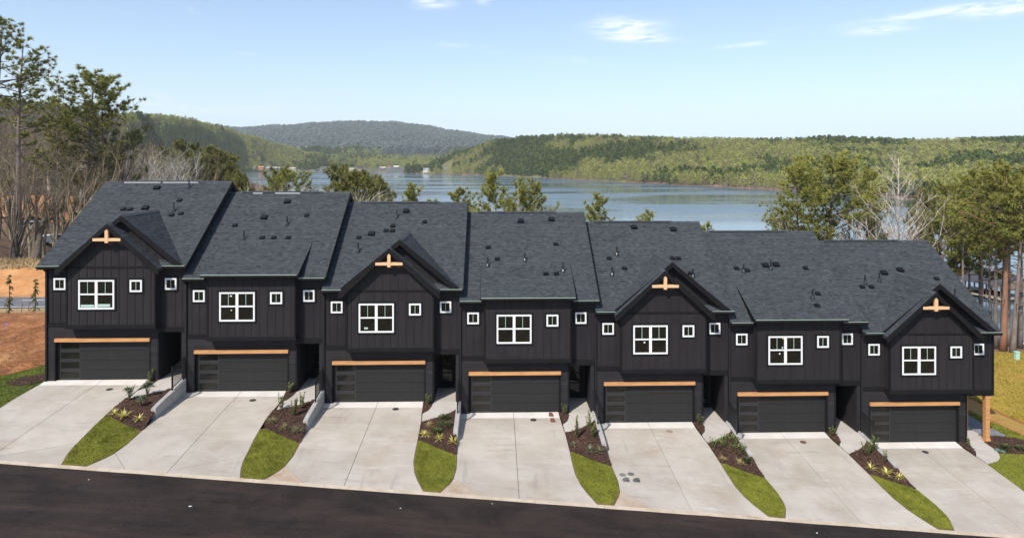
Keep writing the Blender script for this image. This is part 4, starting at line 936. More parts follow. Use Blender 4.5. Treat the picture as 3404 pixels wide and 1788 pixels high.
# ------------------------------------------------------------------ trees
def pine(rnd, H, cs, W, nb=46, clump=.34, needles=13, per=7, key='needle', bark='barkgrey', lean=.02, dense=1.0, flat=.6, r0=None, stubs=0):
    """trunk with limbs, and a crown of needle clumps along the branches. cs: where the crown starts, W: its half width"""
    tr = MB(); cr = MB(); r0 = r0 or H*.0125; n = 9; lx, ly = rnd.gauss(0, lean)*H, rnd.gauss(0, lean)*H; ph = rnd.uniform(0, 6)
    def T(f): return Vector((lx*f+.012*H*math.sin(f*4+ph)*f, ly*f+.010*H*math.sin(f*3.3+ph*2)*f, H*f))
    tr.tube([T(k/n*.985) for k in range(n+1)], [r0*(1.25 if k == 0 else 1)*(1-.88*(k/n)**1.1) for k in range(n+1)], 8)
    def clumpat(c, d, s, tone):
        for _ in range(needles):
            v = Vector((rnd.gauss(0, 1), rnd.gauss(0, 1), rnd.gauss(.35, .9)))+d*.9
            v.normalize(); L = s*rnd.uniform(.6, 1.15); q = v.cross(Vector((rnd.gauss(0, 1), rnd.gauss(0, 1), rnd.gauss(0, 1))))
            if q.length < 1e-3: continue
            q = q.normalized()*s*.085
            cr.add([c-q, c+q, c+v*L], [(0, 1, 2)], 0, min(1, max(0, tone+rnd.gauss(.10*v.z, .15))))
    for k in range(nb):
        f = cs+(1-cs)*((k+rnd.random())/nb)**.9; g = (f-cs)/(1-cs)
        L = W*(math.sin(math.pi*min(1, .18+g*.80))**.75)*rnd.uniform(.55, 1.15)+.25; a = rnd.uniform(0, 6.28)
        up = rnd.uniform(-.12, .30)+g*flat; base = T(f); d = Vector((math.cos(a), math.sin(a), up)).normalized()
        pts = [base, base+d*L*.5+Vector((0, 0, -.03*L)), base+d*L+Vector((0, 0, .10*L))]
        rb = max(.012, r0*.30*(1-g*.7)*L/W); tr.tube(pts, [rb, rb*.65, rb*.2], 4, cap=False)
        for j in range(int(per*L/W*2*dense+1.5)):
            s = rnd.uniform(.32, 1.05); c = pts[0]+(pts[1]-pts[0])*2*s if s < .5 else pts[1]+(pts[2]-pts[1])*(2*s-1)
            side = Vector((-d.y, d.x, 0))*rnd.gauss(0, .20)*L*s+Vector((0, 0, abs(rnd.gauss(0, .07))*L)); e = c+side
            if side.length > .25: tr.tube([c, e], [rb*.3, rb*.12], 3, cap=False)
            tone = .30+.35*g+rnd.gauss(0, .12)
            clumpat(e, (d+side.normalized()*.5 if side.length else d), clump*rnd.uniform(.75, 1.3), tone)
    for k in range(10): clumpat(T(1)-Vector((rnd.gauss(0, .25), rnd.gauss(0, .25), rnd.uniform(-.1, .8))), Vector((0, 0, 1)), clump, .6)
    for k in range(stubs):
        f = rnd.uniform(.25, cs); a = rnd.uniform(0, 6.28); L = rnd.uniform(.5, 2.2); p = T(f); q = p+Vector((math.cos(a)*L, math.sin(a)*L, rnd.uniform(-.2, .5)*L)); tr.tube([p, (p+q)/2+Vector((0, 0, .1)), q], [.04, .025, .008], 4, cap=False)
    return tr.mesh('trunk', M[bark], smooth=True), cr.mesh('crown', M[key], tone=True)
def bare(rnd, H, bark='bark', spread=.5, r0=None, fork=.4, levels=6, twig='same', vase=False):
    tr = MB(); cr = MB(); r0 = r0 or H*.013
    def grow(p, d, L, r, lev):
        n = 3 if lev < 3 else 2; pts = [p]; q = p.copy(); dd = d.copy()
        for k in range(n):
            dd = (dd+Vector((rnd.gauss(0, .11), rnd.gauss(0, .11), rnd.gauss(.03, .06)))).normalized(); q = q+dd*L/n; pts.append(q.copy())
        r1 = r*(.62 if lev else .72); (tr if lev < 2 else cr).tube(pts, [r+(r1-r)*k/n for k in range(n+1)], (8, 6, 5, 3, 3, 3, 3, 3)[lev], cap=False, tone=rnd.random())
        if lev >= levels: return
        m = 2 if rnd.random() < .55 else 3
        if lev == 0 and not vase: m = 3
        for k in range(m):
            a = rnd.uniform(0, 6.28); s = dd.cross(Vector((math.cos(a), math.sin(a), .3)))
            if s.length < 1e-3: continue
            s.normalize(); t = rnd.uniform(.25, .75)*spread*(.6 if k == 0 and lev < 3 else 1.15)
            grow(q.copy() if k == 0 else pts[-1-(rnd.random() < .5)].copy(), (dd*math.cos(t)+s*math.sin(t)+Vector((0, 0, .10))).normalized(), L*rnd.uniform(.62, .86)*(1 if lev else .75), r1*(.95 if k == 0 else rnd.uniform(.5, .75)), lev+1)
        if lev >= 1:
            for k in range(2 if lev < 4 else 3):
                s0 = pts[rnd.randint(1, n)]; v = (dd+Vector((rnd.gauss(0, .7), rnd.gauss(0, .7), rnd.gauss(.2, .4)))).normalized(); Lt = L*rnd.uniform(.35, .8); w = v.cross(Vector((rnd.random(), rnd.random(), rnd.random()))).normalized()*max(.006, r1*.25)
                cr.add([s0-w, s0+w, s0+v*Lt], [(0, 1, 2)], 0, rnd.random())
    L0 = H*fork; tr.tube([(0, 0, -.4), (0, 0, .25)], [r0*1.5, r0*1.02], 8, cap=False)
    grow(Vector((0, 0, .2)), Vector((rnd.gauss(0, .05), rnd.gauss(0, .05), 1)).normalized(), L0, r0, 0)
    zs = max(v[2] for v in tr.v+cr.v); k = H/zs
    for b in (tr, cr): b.v = [(x*k, y*k, z*k) for x, y, z in b.v]
    return tr.mesh('trunk', M[bark], smooth=True), cr.mesh('crown', M[bark if twig == 'same' else twig], tone=True)
def leader_tree(rnd, H, bark, r0, nb=34):
    """leafless tree with one straight leader and side limbs that climb at an angle"""
    tr = MB(); cr = MB(); T = lambda f: Vector((.05*math.sin(f*5), .04*math.sin(f*4+1), H*f))
    tr.tube([T(k/10) for k in range(11)], [r0*(1-.93*k/10) for k in range(11)], 8)
    def limb(p, d, L, r, lev):
        q = p.copy(); pts = [p]; dd = d.copy()
        for k in range(3): dd = (dd+Vector((rnd.gauss(0, .09), rnd.gauss(0, .09), .07))).normalized(); q = q+dd*L/3; pts.append(q.copy())
        cr.tube(pts, [r, r*.75, r*.5, r*.22], 4 if lev < 1 else 3, cap=False, tone=rnd.random())
        if lev < 3:
            for k in range(5 if lev == 0 else 4):
                b = pts[rnd.randint(1, 3)]; v = (dd+Vector((rnd.gauss(0, .55), rnd.gauss(0, .55), rnd.gauss(.15, .35)))).normalized(); limb(b, v, L*rnd.uniform(.3, .55), r*.45, lev+1)
    for k in range(nb):
        f = .30+.68*(k+rnd.random()*.6)/nb; a = k*2.4+rnd.gauss(0, .3); L = H*.30*(1.12-f)*rnd.uniform(.75, 1.2)+.5
        limb(T(f), Vector((math.cos(a), math.sin(a), .75+.5*f)).normalized(), L, r0*.36*(1.15-f), 0)
    return tr.mesh('trunk', M[bark], smooth=True), cr.mesh('crown', M[bark], tone=True)
def put_tree(name, proto, H, loc, s=1.0, rz=0., label='', group=None, wscale=None):
    o = link(name, None, None, loc, (0, 0, rz), (wscale or s, wscale or s, s)); tag(o, label, 'tree', group)
    link('trunk', proto[0], o); link('crown', proto[1], o); return o
rr = random.Random(31)
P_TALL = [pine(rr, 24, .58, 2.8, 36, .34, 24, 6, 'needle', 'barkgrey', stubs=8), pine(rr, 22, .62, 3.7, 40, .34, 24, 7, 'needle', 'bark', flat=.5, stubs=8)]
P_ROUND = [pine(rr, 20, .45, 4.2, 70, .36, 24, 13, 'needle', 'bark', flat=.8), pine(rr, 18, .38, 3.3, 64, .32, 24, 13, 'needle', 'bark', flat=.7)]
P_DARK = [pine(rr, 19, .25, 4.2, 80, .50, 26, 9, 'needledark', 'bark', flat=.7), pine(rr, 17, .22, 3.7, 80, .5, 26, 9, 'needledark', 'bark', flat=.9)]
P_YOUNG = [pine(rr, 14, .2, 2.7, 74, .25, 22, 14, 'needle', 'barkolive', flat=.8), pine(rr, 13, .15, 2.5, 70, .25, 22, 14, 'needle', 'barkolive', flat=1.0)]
B_DARK = [bare(rr, 16, 'bark', .7, r0=.20, fork=.36) for _ in range(3)]; B_OLIVE = [bare(rr, 15, 'barkolive', .8, r0=.14, fork=.30) for _ in range(3)]; B_PALE = [bare(rr, 13, 'barkpale', .8, r0=.17, fork=.28) for _ in range(2)]
B_BROWN = [bare(rr, 9, 'needlebrown', .7, fork=.2, levels=6)]
def ground_at(u, dep):
    p = at(u, VC, dep); return Vector((p.x, p.y, HZ(p.x, p.y)))
def tree_top(name, proto, H, u, vtop, dep, label, rz=0., w=1.0, group=None, dz=-.2):
    """stand a tree on the ground dep metres away so that its top shows at pixel row vtop"""
    g = ground_at(u, dep); zt = at(u, vtop, dep).z; s = max(.2, (zt-g.z)/H)
    return put_tree(name, proto, H, (g.x, g.y, g.z+dz), s, rz, label, group, s*w)
# -- left wood: named pines
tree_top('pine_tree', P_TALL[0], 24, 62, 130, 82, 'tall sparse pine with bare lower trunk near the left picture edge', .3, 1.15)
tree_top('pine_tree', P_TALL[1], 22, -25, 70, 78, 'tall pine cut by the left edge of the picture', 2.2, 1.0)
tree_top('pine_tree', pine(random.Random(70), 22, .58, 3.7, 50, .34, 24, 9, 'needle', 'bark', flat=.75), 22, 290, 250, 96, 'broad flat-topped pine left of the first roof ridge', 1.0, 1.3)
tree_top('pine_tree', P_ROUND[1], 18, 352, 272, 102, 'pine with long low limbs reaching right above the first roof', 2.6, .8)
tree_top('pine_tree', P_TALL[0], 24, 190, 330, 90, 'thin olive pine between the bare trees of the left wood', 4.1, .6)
# -- left wood: bare hardwoods
rr = random.Random(9); n = 0
BARE_L = 'bare leafless hardwood in the crowded wood left of the houses'
for k in range(84):
    if k < 12: u = rr.uniform(-60, 190); dep = rr.uniform(74, 84); pr = rr.choice(B_DARK+B_OLIVE); vt = rr.uniform(400, 480)
    elif k < 58: u = rr.uniform(-80, 480); dep = rr.uniform(88, 150); pr = rr.choice(B_DARK+B_OLIVE); vt = 325+max(0, u-250)*.40+rr.uniform(-20, 90)
    else: u = rr.uniform(150, 640); dep = rr.uniform(120, 185); pr = rr.choice(B_OLIVE+B_PALE); vt = 350+max(0, u-250)*.38+rr.uniform(0, 70)
    tree_top('bare_tree', pr, {0: 16, 1: 15, 2: 13}[0 if pr in B_DARK else 1 if pr in B_OLIVE else 2], u, vt, dep, BARE_L, rr.uniform(0, 6.28), rr.uniform(.8, 1.15), 'bare trees of the left wood')
g = ground_at(128, 73.6); put_tree('bare_tree', bare(random.Random(3), 15, 'bark', .6, .34, .12, 6, vase=True), 15, (g.x, g.y, g.z-.2), 1.0, .4, 'thick dark forked hardwood just behind the left end of the first roof')
for k, u in enumerate((30, 78)):
    g = ground_at(u, 74+k*1.5); put_tree('bare_tree', bare(random.Random(40+k), 17, 'bark', .35, .26, .5, 6), 17, (g.x, g.y, g.z-.2), 1.0, k*2., ['dark straight hardwood at the edge of the dry grass, nearest the picture edge', 'dark straight hardwood at the edge of the dry grass, right of its twin'][k], 'dark trunks at the wood edge')
# pale bare trees over the first roof
for k, (u, vt, dep) in enumerate(((505, 475, 140), (545, 470, 142), (585, 480, 150), (470, 468, 135))):
    tree_top('bare_tree', B_PALE[k % 2], 13, u, vt, dep, 'pale leafless tree standing in the clump above the first roof ridge', k*1.7, 1.0, 'pale trees above the first roof')
# dark evergreens left of the lake, with brown scrub under them
for k, (u, vt, dep, w) in enumerate(((602, 478, 175, 1.05), (645, 492, 178, 1.05), (690, 498, 180, 1.1), (735, 520, 176, 1.0), (668, 520, 165, 1.0), (765, 548, 170, .75), (560, 500, 185, 1.0), (620, 520, 160, .95), (712, 512, 172, 1.0), (590, 515, 165, 1.0))):
    tree_top('evergreen_tree', P_DARK[k % 2], 19 if k % 2 == 0 else 17, u, vt, dep, 'dark evergreen in the dense clump left of the lake', k*1.3, w, 'dark evergreens left of the lake')
for k, (u, vt, dep) in enumerate(((600, 552, 120), (560, 560, 118), (650, 565, 122), (700, 578, 125), (840, 588, 130), (815, 570, 150), (520, 556, 115))):
    tree_top('bare_shrub_tree', B_BROWN[0], 9, u, vt, dep, 'brown twiggy scrub tree above the first roof ridge', k*2.1, 1.3, 'brown scrub above the first roofs')
MID = [(803, 594, 100, P_DARK[1], 17, .6, 'olive bushy pine touching the right end of the first roof ridge'),
       (925, 575, 112, P_DARK[0], 19, .8, 'dark round-topped pine above the second roof, leftmost of its group'), (972, 583, 108, P_ROUND[0], 20, .8, 'olive pine among pale twigs above the second roof'),
       (1122, 566, 112, P_DARK[0], 19, .95, 'tallest dark pine above the right half of the second roof'), (1168, 586, 106, P_DARK[1], 17, .85, 'dark pine between the tallest and the round one above the second roof'),
       (1222, 588, 110, P_DARK[0], 19, .9, 'round-headed dark pine above the right end of the second roof'), (1266, 612, 106, P_DARK[1], 17, .75, 'low pine sloping to the water at the second roof end'),
       (1399, 626, 92, P_YOUNG[0], 14, .9, 'small flat pine rising over the third roof ridge'), (1533, 636, 92, P_ROUND[1], 18, .85, 'bushy pine at the right end of the third roof ridge'),
       (1648, 590, 86, P_YOUNG[1], 13, .9, 'tall airy young pine above the fourth roof, left of three'), (1706, 604, 84, P_YOUNG[0], 14, .7, 'airy young pine above the fourth roof, middle of three'), (1777, 617, 86, P_YOUNG[1], 13, .8, 'airy young pine above the fourth roof, right of three'),
       (1991, 653, 84, P_ROUND[1], 18, .8, 'lone pointed pine above the fifth roof'), (2180, 710, 84, P_YOUNG[0], 14, .8, 'tip of a young pine over the fifth roof ridge'), (2350, 746, 84, P_ROUND[1], 18, .5, 'tip of a small pine where the fifth and sixth roofs meet'),
       (2645, 553, 84, P_ROUND[1], 18, .85, 'slim pine at the water edge above the sixth roof'), (2752, 532, 86, P_ROUND[0], 20, 1.15, 'large full green pine above the sixth and seventh roofs'), (2885, 566, 92, P_ROUND[1], 18, .6, 'green pine between the large full pine and the white bare tree'),
       (3160, 622, 82, P_ROUND[0], 20, .75, 'full pine right of the white bare tree'), (3258, 588, 76, P_ROUND[0], 20, 1.0, 'tall broad pine above the last roof slope'), (3062, 650, 98, P_DARK[1], 17, .5, 'dark pine low behind the white bare tree')]
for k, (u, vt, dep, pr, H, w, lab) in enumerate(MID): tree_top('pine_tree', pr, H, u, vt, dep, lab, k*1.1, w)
for k, (u, vt, dep, w) in enumerate(((945, 590, 96, 1.0), (1000, 586, 96, 1.0), (1030, 600, 94, .9), (1150, 610, 92, 1.0), (1205, 620, 92, .9), (1467, 628, 92, .8), (1845, 650, 86, .8), (1872, 655, 88, .8), (2570, 700, 84, .9), (1340, 640, 92, .8), (1590, 668, 88, .7), (962, 596, 94, 1.1), (1045, 604, 93, 1.0), (1068, 612, 92, .9), (1182, 606, 92, 1.1), (1240, 622, 92, 1.0), (900, 606, 96, .9))):
    tree_top('bare_tree', B_PALE[k % 2], 13, u, vt, dep, 'thin pale leafless tree showing above the roof ridges in front of the lake', k*.9, w, 'pale bare trees in front of the lake')
tree_top('bare_tree', leader_tree(random.Random(15), 18, 'barktan', .24, 40), 18, 2985, 520, 76, 'large white-barked leafless tree above the last roof ridge', 1.2, 1.1)
for k, (u, vt, dep) in enumerate(((2930, 640, 92), (3040, 600, 96), (3090, 660, 84), (2860, 700, 86))): tree_top('bare_tree', B_BROWN[0], 9, u, vt, dep, 'brown twiggy leafless tree beside the white bare tree', k*1.7, 1.0, 'brown trees beside the white one')
# -- pines on the crest behind the yellow lawn
CR = [(3334, 560, 55, 'red', 'leaning red-barked pine with a thick trunk on the lawn crest', 1.0, .20, .032), (3311, 640, 56, 'grey', 'grey pine trunk nearest the corner of the last house', .9, .15, .0), (3351, 600, 58, 'grey', 'grey pine right behind the red-barked one', .9, .13, .0),
      (3366, 620, 54, 'grey', 'grey pine between the red-barked one and the pale green box', .9, .17, .05), (3391, 590, 56, 'grey', 'grey pine at the right picture edge beside the pale green box', .9, .14, .03), (3440, 560, 57, 'grey', 'grey pine partly beyond the right picture edge', 1, .16, 0)]
for k, (u, vt, dep, c, lab, w, r0, ln) in enumerate(CR):
    rq = random.Random(60+k); g = ground_at(u, dep); H = at(u, vt, dep).z-g.z
    pr = pine(rq, H, .58, 3.3, 30, .36, 24, 8, 'needle', 'barkred' if c == 'red' else 'barkgrey', lean=.012, r0=r0*1.25, stubs=9, flat=.5)
    o = put_tree('pine_tree', pr, H, (g.x, g.y, g.z-.1), 1, 0, lab); o.rotation_euler = (0, R(2.6)*(ln/.03 if ln else 0), 0)
for k, (u, vt, dep) in enumerate(((3265, 690, 66), (3296, 660, 70), (3205, 680, 68), (3228, 700, 74), (3380, 640, 68), (3180, 660, 78), (3330, 700, 72), (3420, 620, 70))):
    rq = random.Random(80+k); g = ground_at(u, dep); H = at(u, vt, dep).z-g.z
    pr = pine(rq, H, .60 if k % 2 else .68, 2.6, 26, .36, 22, 8, 'needledark' if k in (4, 6) else 'needle', 'barkgrey' if k % 3 else 'bark', lean=.012, r0=.17, stubs=10, flat=.5)
    put_tree('pine_tree', pr, H, (g.x, g.y, g.z-.1), 1, 0, 'grey-trunked pine on the slope between the last house and the lake', 'pines on the slope right of the last house')
# small weeping conifers on the straw bank
def weeping(rnd, H):
    tr = MB(); cr = MB(); tr.tube([(0, 0, -.1), (.03, .02, H*.5), (-.02, 0, H)], [.045, .03, .012], 6)
    for k in range(36):
        f = rnd.uniform(.04, 1); a = rnd.uniform(0, 6.28); L = rnd.uniform(.15, .42)*(1.25-f*.75); c = Vector((0, 0, H*f))
        for j in range(24):
            s = rnd.random(); p = c+Vector((math.cos(a)*L*s, math.sin(a)*L*s, .10*s-.9*L*s*s)); v = Vector((rnd.gauss(0, .5), rnd.gauss(0, .5), -1)).normalized()*rnd.uniform(.08, .2); q = Vector((rnd.gauss(0, 1), rnd.gauss(0, 1), 0)).normalized()*.03
            cr.add([p-q, p+q, p+v], [(0, 1, 2)], 0, min(1, max(0, rnd.gauss(.35, .25))))
    return tr.mesh('trunk', M['bark']), cr.mesh('crown', M['needledark'], tone=True)
for k, (u, v, H) in enumerate(((30, 1041, 2.9), (117, 1034, 2.6))):
    p = on_fn(u, v, LZ, 50); put_tree('weeping_conifer', weeping(random.Random(k), H), H, p, 1, 0, ['small drooping conifer on the straw bank nearest the picture edge', 'small drooping conifer on the straw bank nearest the first house'][k])
    tag(link('stake', shared('stk', lambda: (lambda q: (q.tube([(0, 0, -.1), (.12, 0, .75)], [.025, .02], 5), q.mesh('stake', M['redwood']))[1])(MB())), None, p+Vector((.75 if k == 0 else -.7, .2, 0))), ['short wooden stake right of the drooping conifer at the picture edge', 'short wooden stake beside the drooping conifer nearest the house'][k], 'stake')
p = on_fn(16, 1090, LZ, 48); b = MB(); b.tube([(0, 0, 0), (0, 0, .3)], [.008, .006], 4); b.box(0, .2, -.004, .004, .2, .32)
tag(link('marker_flag', b.mesh('marker_flag', mat('purple flag', (.30, .16, .55), .6)), None, p), 'tiny purple marker flag on the pine straw bank', 'flag')
# things in the clay clearing behind the wood
M['rock'] = mat('pale broken stone', (.50, .49, .47), .9, (.34, .32, .30), 2, 5, rnd=.2)
def rock(rnd, r):
    bm = bmesh.new(); bmesh.ops.create_icosphere(bm, subdivisions=2, radius=r)
    for v in bm.verts: v.co *= 1+.35*mnoise.noise(v.co*1.4/r+Vector((rnd.random()*50, 0, 0)))
    me = bpy.data.meshes.new('boulder'); bm.to_mesh(me); bm.free(); me.materials.append(M['rock']); return me
rk = [rock(random.Random(k), 1.0) for k in range(3)]; rq = random.Random(2)
pile = link('rubble_pile', None, None, ground_at(218, 113)+Vector((0, 0, .1))); tag(pile, 'pile of pale grey boulders in the orange clearing behind the bare trees', 'rubble')
for k in range(16): link('boulder', rk[k % 3], pile, (rq.uniform(-1.6, 1.6), rq.uniform(-1, 1), rq.uniform(.1, 1.1)), (rq.random()*6, rq.random()*6, 0), rq.uniform(.35, .8))
def vehicle(u, dep, colr, lab, L=4.6, Hh=1.7, rz=.3):
    g = ground_at(u, dep); o = link('parked_van', None, None, g+Vector((0, 0, .15)), (0, 0, rz)); tag(o, lab, 'van')
    b = MB(); b.prism([(-L/2, -.9, .35), (L/2, -.9, .35), (L/2, -.9, .95), (L*.36, -.9, 1.05), (L*.22, -.9, Hh), (-L/2, -.9, Hh)], (0, 1.8, 0)); link('body', b.mesh('body', mat('van paint', colr, .35)), o)
    b = MB(); b.prism([(L*.35, -.91, 1.08), (L*.22, -.91, Hh-.12), (-L*.1, -.91, Hh-.12), (-L*.1, -.91, 1.08)], (0, 1.82, 0)); link('window', b.mesh('window', M['glass']), o)
    for x in (-L*.3, L*.3):
        for y in (-.92, .74): link('wheel', shared('whl', lambda: (lambda q: (q.tube([(0, 0, 0), (0, .18, 0)], [.34, .34], 14), q.mesh('wheel', M['rail']))[1])(MB())), o, (x, y, .34))
vehicle(172, 114, (.78, .77, .75), 'white van in the clearing left of the boulder pile', rz=1.2); vehicle(112, 116, (.30, .42, .52), 'pale blue van in the clearing seen between bare trunks')
# ------------------------------------------------------------------ hills round the lake
K = 3404/2576
def lerp_table(tab, x):
    if x <= tab[0][0]: return tab[0][1:]
    for k in range(len(tab)-1):
        if x <= tab[k+1][0]:
            f = (x-tab[k][0])/(tab[k+1][0]-tab[k][0]); f = f*f*(3-2*f); return [a+(b-a)*f for a, b in zip(tab[k][1:], tab[k+1][1:])]
    return tab[-1][1:]
def loft(name, x0, x1, step, rowfn, material, rough=6.):
    """rowfn(x) -> list of (picture row, distance) from shore to crest; returns a sampler for the woods"""
    xs = fr(x0, x1, step); cols = [[at(x*K, v*K, d) for v, d in rowfn(x)] for x in xs]; nr = len(cols[0]); sub = 4; V = []; F = []
    for ci, c in enumerate(cols):
        for r in range((nr-1)*sub+1):
            k = min(r//sub, nr-2); f = r/sub-k; p = c[k]+(c[k+1]-c[k])*f
            h = rough*(mnoise.noise(p*.006)+.5*mnoise.noise(p*.02))*min(1, r/3); V.append((p.x, p.y, p.z+h))
    n = (nr-1)*sub+1
    for ci in range(len(cols)-1):
        for r in range(n-1): F.append((ci*n+r, (ci+1)*n+r, (ci+1)*n+r+1, ci*n+r+1))
    me = bpy.data.meshes.new(name); me.from_pydata(V, [], F); me.materials.append(material); me.polygons.foreach_set('use_smooth', [True]*len(F)); me.update()
    tag(link(name, me), kind='structure')
    def sample(rnd):
        """random point by ground area"""
        return None
    A = []
    for f in F:
        a, b, c, d = (Vector(V[k]) for k in f); A.append(((b-a).cross(d-a)).length)
    return V, F, np.array(A), n
M['hillsoil'] = mat('wooded hill floor', (.13, .125, .045), .95, (.19, .18, .07), .02, 6)
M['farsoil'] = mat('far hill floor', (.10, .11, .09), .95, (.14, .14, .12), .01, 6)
M['bank'] = mat('red clay shore', (.17, .11, .08), .95, (.30, .18, .12), .05, 7, extra=[((.10, .085, .06), .03, .45, .6, (1, 1, 1), .9)])
TREE = 11.0   # canopy height taken off the skyline
def sky_off(d): return TREE*FPX/d/K
RT = [(1030, 437, 434, 1600), (1060, 437.5, 420, 1600), (1100, 438.5, 403, 1600), (1160, 440, 381, 1600), (1250, 443, 354, 1550), (1330, 446, 343, 1500), (1400, 450, 341, 1450), (1500, 455, 343, 1350), (1600, 460, 347, 1300), (1750, 467, 351, 1250), (1900, 475, 352, 1200), (1960, 478, 352, 1200), (2100, 487, 346, 1150), (2300, 500, 354, 1100), (2500, 515, 348, 1050), (2900, 540, 345, 1000)]
def rows_R(x):
    vs_, vr, dr = lerp_table(RT, x); ds = depth_on_z(vs_*K, LAKE); vr = vr+sky_off(dr); zs = at(x*K, vs_*K, ds)
    return [(vs_+.6, ds-6), (vs_-1.6, ds+8), (vs_-6-(vs_-vr)*.12, ds+.15*(dr-ds)+10), (vs_-(vs_-vr)*.42, ds+.40*(dr-ds)+14), (vs_-(vs_-vr)*.74, ds+.70*(dr-ds)+18), (min(vr, vs_-8), max(dr, ds+60)), (vr+14, max(dr, ds+60)+350)]
hillR = loft('wooded_hill', 1020, 2900, 12, rows_R, M['hillsoil'], 4)
LT = [(-300, 258, 900), (0, 264, 900), (100, 269, 950), (200, 288, 1000), (260, 303, 1100), (300, 298, 1150), (340, 291, 1250), (400, 294, 1350), (470, 303, 1500), (540, 319, 1700), (620, 342, 1950), (700, 366, 2100), (780, 388, 2200), (900, 405, 2300), (1040, 416, 2350)]
def rows_L(x):
    vr, dr = lerp_table(LT, x); vr += sky_off(dr); t = sstep(x, 330, 800); d0 = 420+(1890-420)*sstep(x, 0, 760); v0 = 470+(431-470)*sstep(x, 0, 680)
    return [(v0+3.5, d0-4), (v0, d0), (v0-(v0-vr)*.3, d0+(dr-d0)*.35), (v0-(v0-vr)*.66, d0+(dr-d0)*.68), (vr, dr), (vr+16, dr+400)]
hillL = loft('green_hill', -300, 1040, 15, rows_L, M['hillsoil'], 6)
ST = [(560, 432), (640, 432), (850, 432.3), (880, 433.5), (950, 434.8), (1030, 435.6), (1045, 434), (1056, 430.8), (1100, 430), (1400, 430)]
MT = [(300, 332), (520, 331), (600, 332), (700, 328), (800, 320), (900, 314.5), (980, 317), (1050, 325), (1150, 340), (1240, 353), (1320, 364), (1500, 384)]
def rows_M(x):
    vs_ = lerp_table(ST, x)[0]; ds = depth_on_z(vs_*K, LAKE); vr = lerp_table(MT, x)[0]+sky_off(5000)
    return [(vs_+.5, ds-10), (vs_-2.2, ds+6), (vs_-9, ds+90), (412, 2350), (396, 2900), (376, 3600), (vr+(376-vr)*.35, 4400), (vr, 5000), (vr+12, 6200)]
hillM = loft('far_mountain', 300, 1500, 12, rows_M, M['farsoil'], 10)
# clay banks showing at the water line
def shore_bank(name, tab, x0, x1, step, h0):
    b = MB(); prev = None; rnd = random.Random(int(x0))
    for x in fr(x0, x1, step):
        v = tab(x); d = depth_on_z(v*K, LAKE); hh = h0*(.7+.6*abs(mnoise.noise(Vector((x*.03, 2.2, 0)))))
        a = at(x*K, v*K, d-8); c = at(x*K, v*K, d+4); e = at(x*K, v*K, d+16)
        cur = [(a.x, a.y, LAKE-.5), (a.x, a.y, LAKE+.25), (c.x, c.y, LAKE+hh), (e.x, e.y, LAKE+hh+1.5)]
        if prev: b.add(prev+cur, [(k, 4+k, 5+k, k+1) for k in range(3)])
        prev = cur
    tag(link(name, b.mesh(name, M['bank'])), kind='structure')
shore_bank('shore_bank', lambda x: lerp_table(RT, x)[0], 1030, 2900, 6, .8); shore_bank('shore_bank', lambda x: lerp_table(ST, x)[0], 600, 1400, 6, 1.8)

# ------------------------------------------------------------------ woods: one mass per hill
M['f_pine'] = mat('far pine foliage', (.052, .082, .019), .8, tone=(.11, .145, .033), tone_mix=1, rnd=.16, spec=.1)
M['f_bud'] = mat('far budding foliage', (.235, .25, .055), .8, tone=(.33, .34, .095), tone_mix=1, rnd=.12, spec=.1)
M['f_brown'] = mat('far bare twigs', (.14, .105, .070), .8, tone=(.23, .18, .125), tone_mix=1, rnd=.25, spec=.1)
M['f_haze'] = mat('haze tinted far foliage', (.105, .145, .12), .8, tone=(.18, .215, .18), tone_mix=1, rnd=.3, spec=.1)  # blue haze of distance painted into the leaf colour of the mountain trees
M['f_trunk'] = mat('far pale trunks', (.30, .26, .19), .9)
def far_proto(rnd, kind):
    b = MB(); H = 15
    b.tube([(0, 0, -2), (0, 0, 7), (.3, .2, 12)], [.22, .17, .06], 4, 1, cap=False)
    if kind == 'pine': n, z0, z1, r, s = 90, 4.5, 15, 3.3, 1.5
    else: n, z0, z1, r, s = 85, 4.0, 14.5, 4.0, 1.15
    for k in range(n):
        f = rnd.random(); z = z0+(z1-z0)*f; rad = r*(math.sin(math.pi*min(1, .22+.74*f))**.7)*math.sqrt(rnd.random()); a = rnd.uniform(0, 6.28); c = Vector((math.cos(a)*rad, math.sin(a)*rad, z))
        u = Vector((rnd.gauss(0, 1), rnd.gauss(0, 1), rnd.gauss(0, .6))).normalized(); w = u.cross(Vector((rnd.gauss(0, 1), rnd.gauss(0, 1), rnd.gauss(0, 1)))).normalized(); q = s*rnd.uniform(.55, 1.1)
        if kind != 'pine': u = (u+Vector((0, 0, 1.2))).normalized(); b.add([c-w*q*.45, c+w*q*.45, c+u*q*1.6], [(0, 1, 2)], 0, rnd.random())
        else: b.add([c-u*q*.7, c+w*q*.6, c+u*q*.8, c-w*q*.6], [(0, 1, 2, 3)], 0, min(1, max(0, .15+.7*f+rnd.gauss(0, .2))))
    if kind != 'pine':
        for k in range(9):
            a = rnd.uniform(0, 6.28); z = rnd.uniform(4, 10); q = Vector((math.cos(a)*2.4, math.sin(a)*2.4, z+3.5)); p = Vector((0, 0, z)); w = Vector((-math.sin(a), math.cos(a), 0))*.10; b.add([p-w, p+w, q], [(0, 1, 2)], 1)
    return b
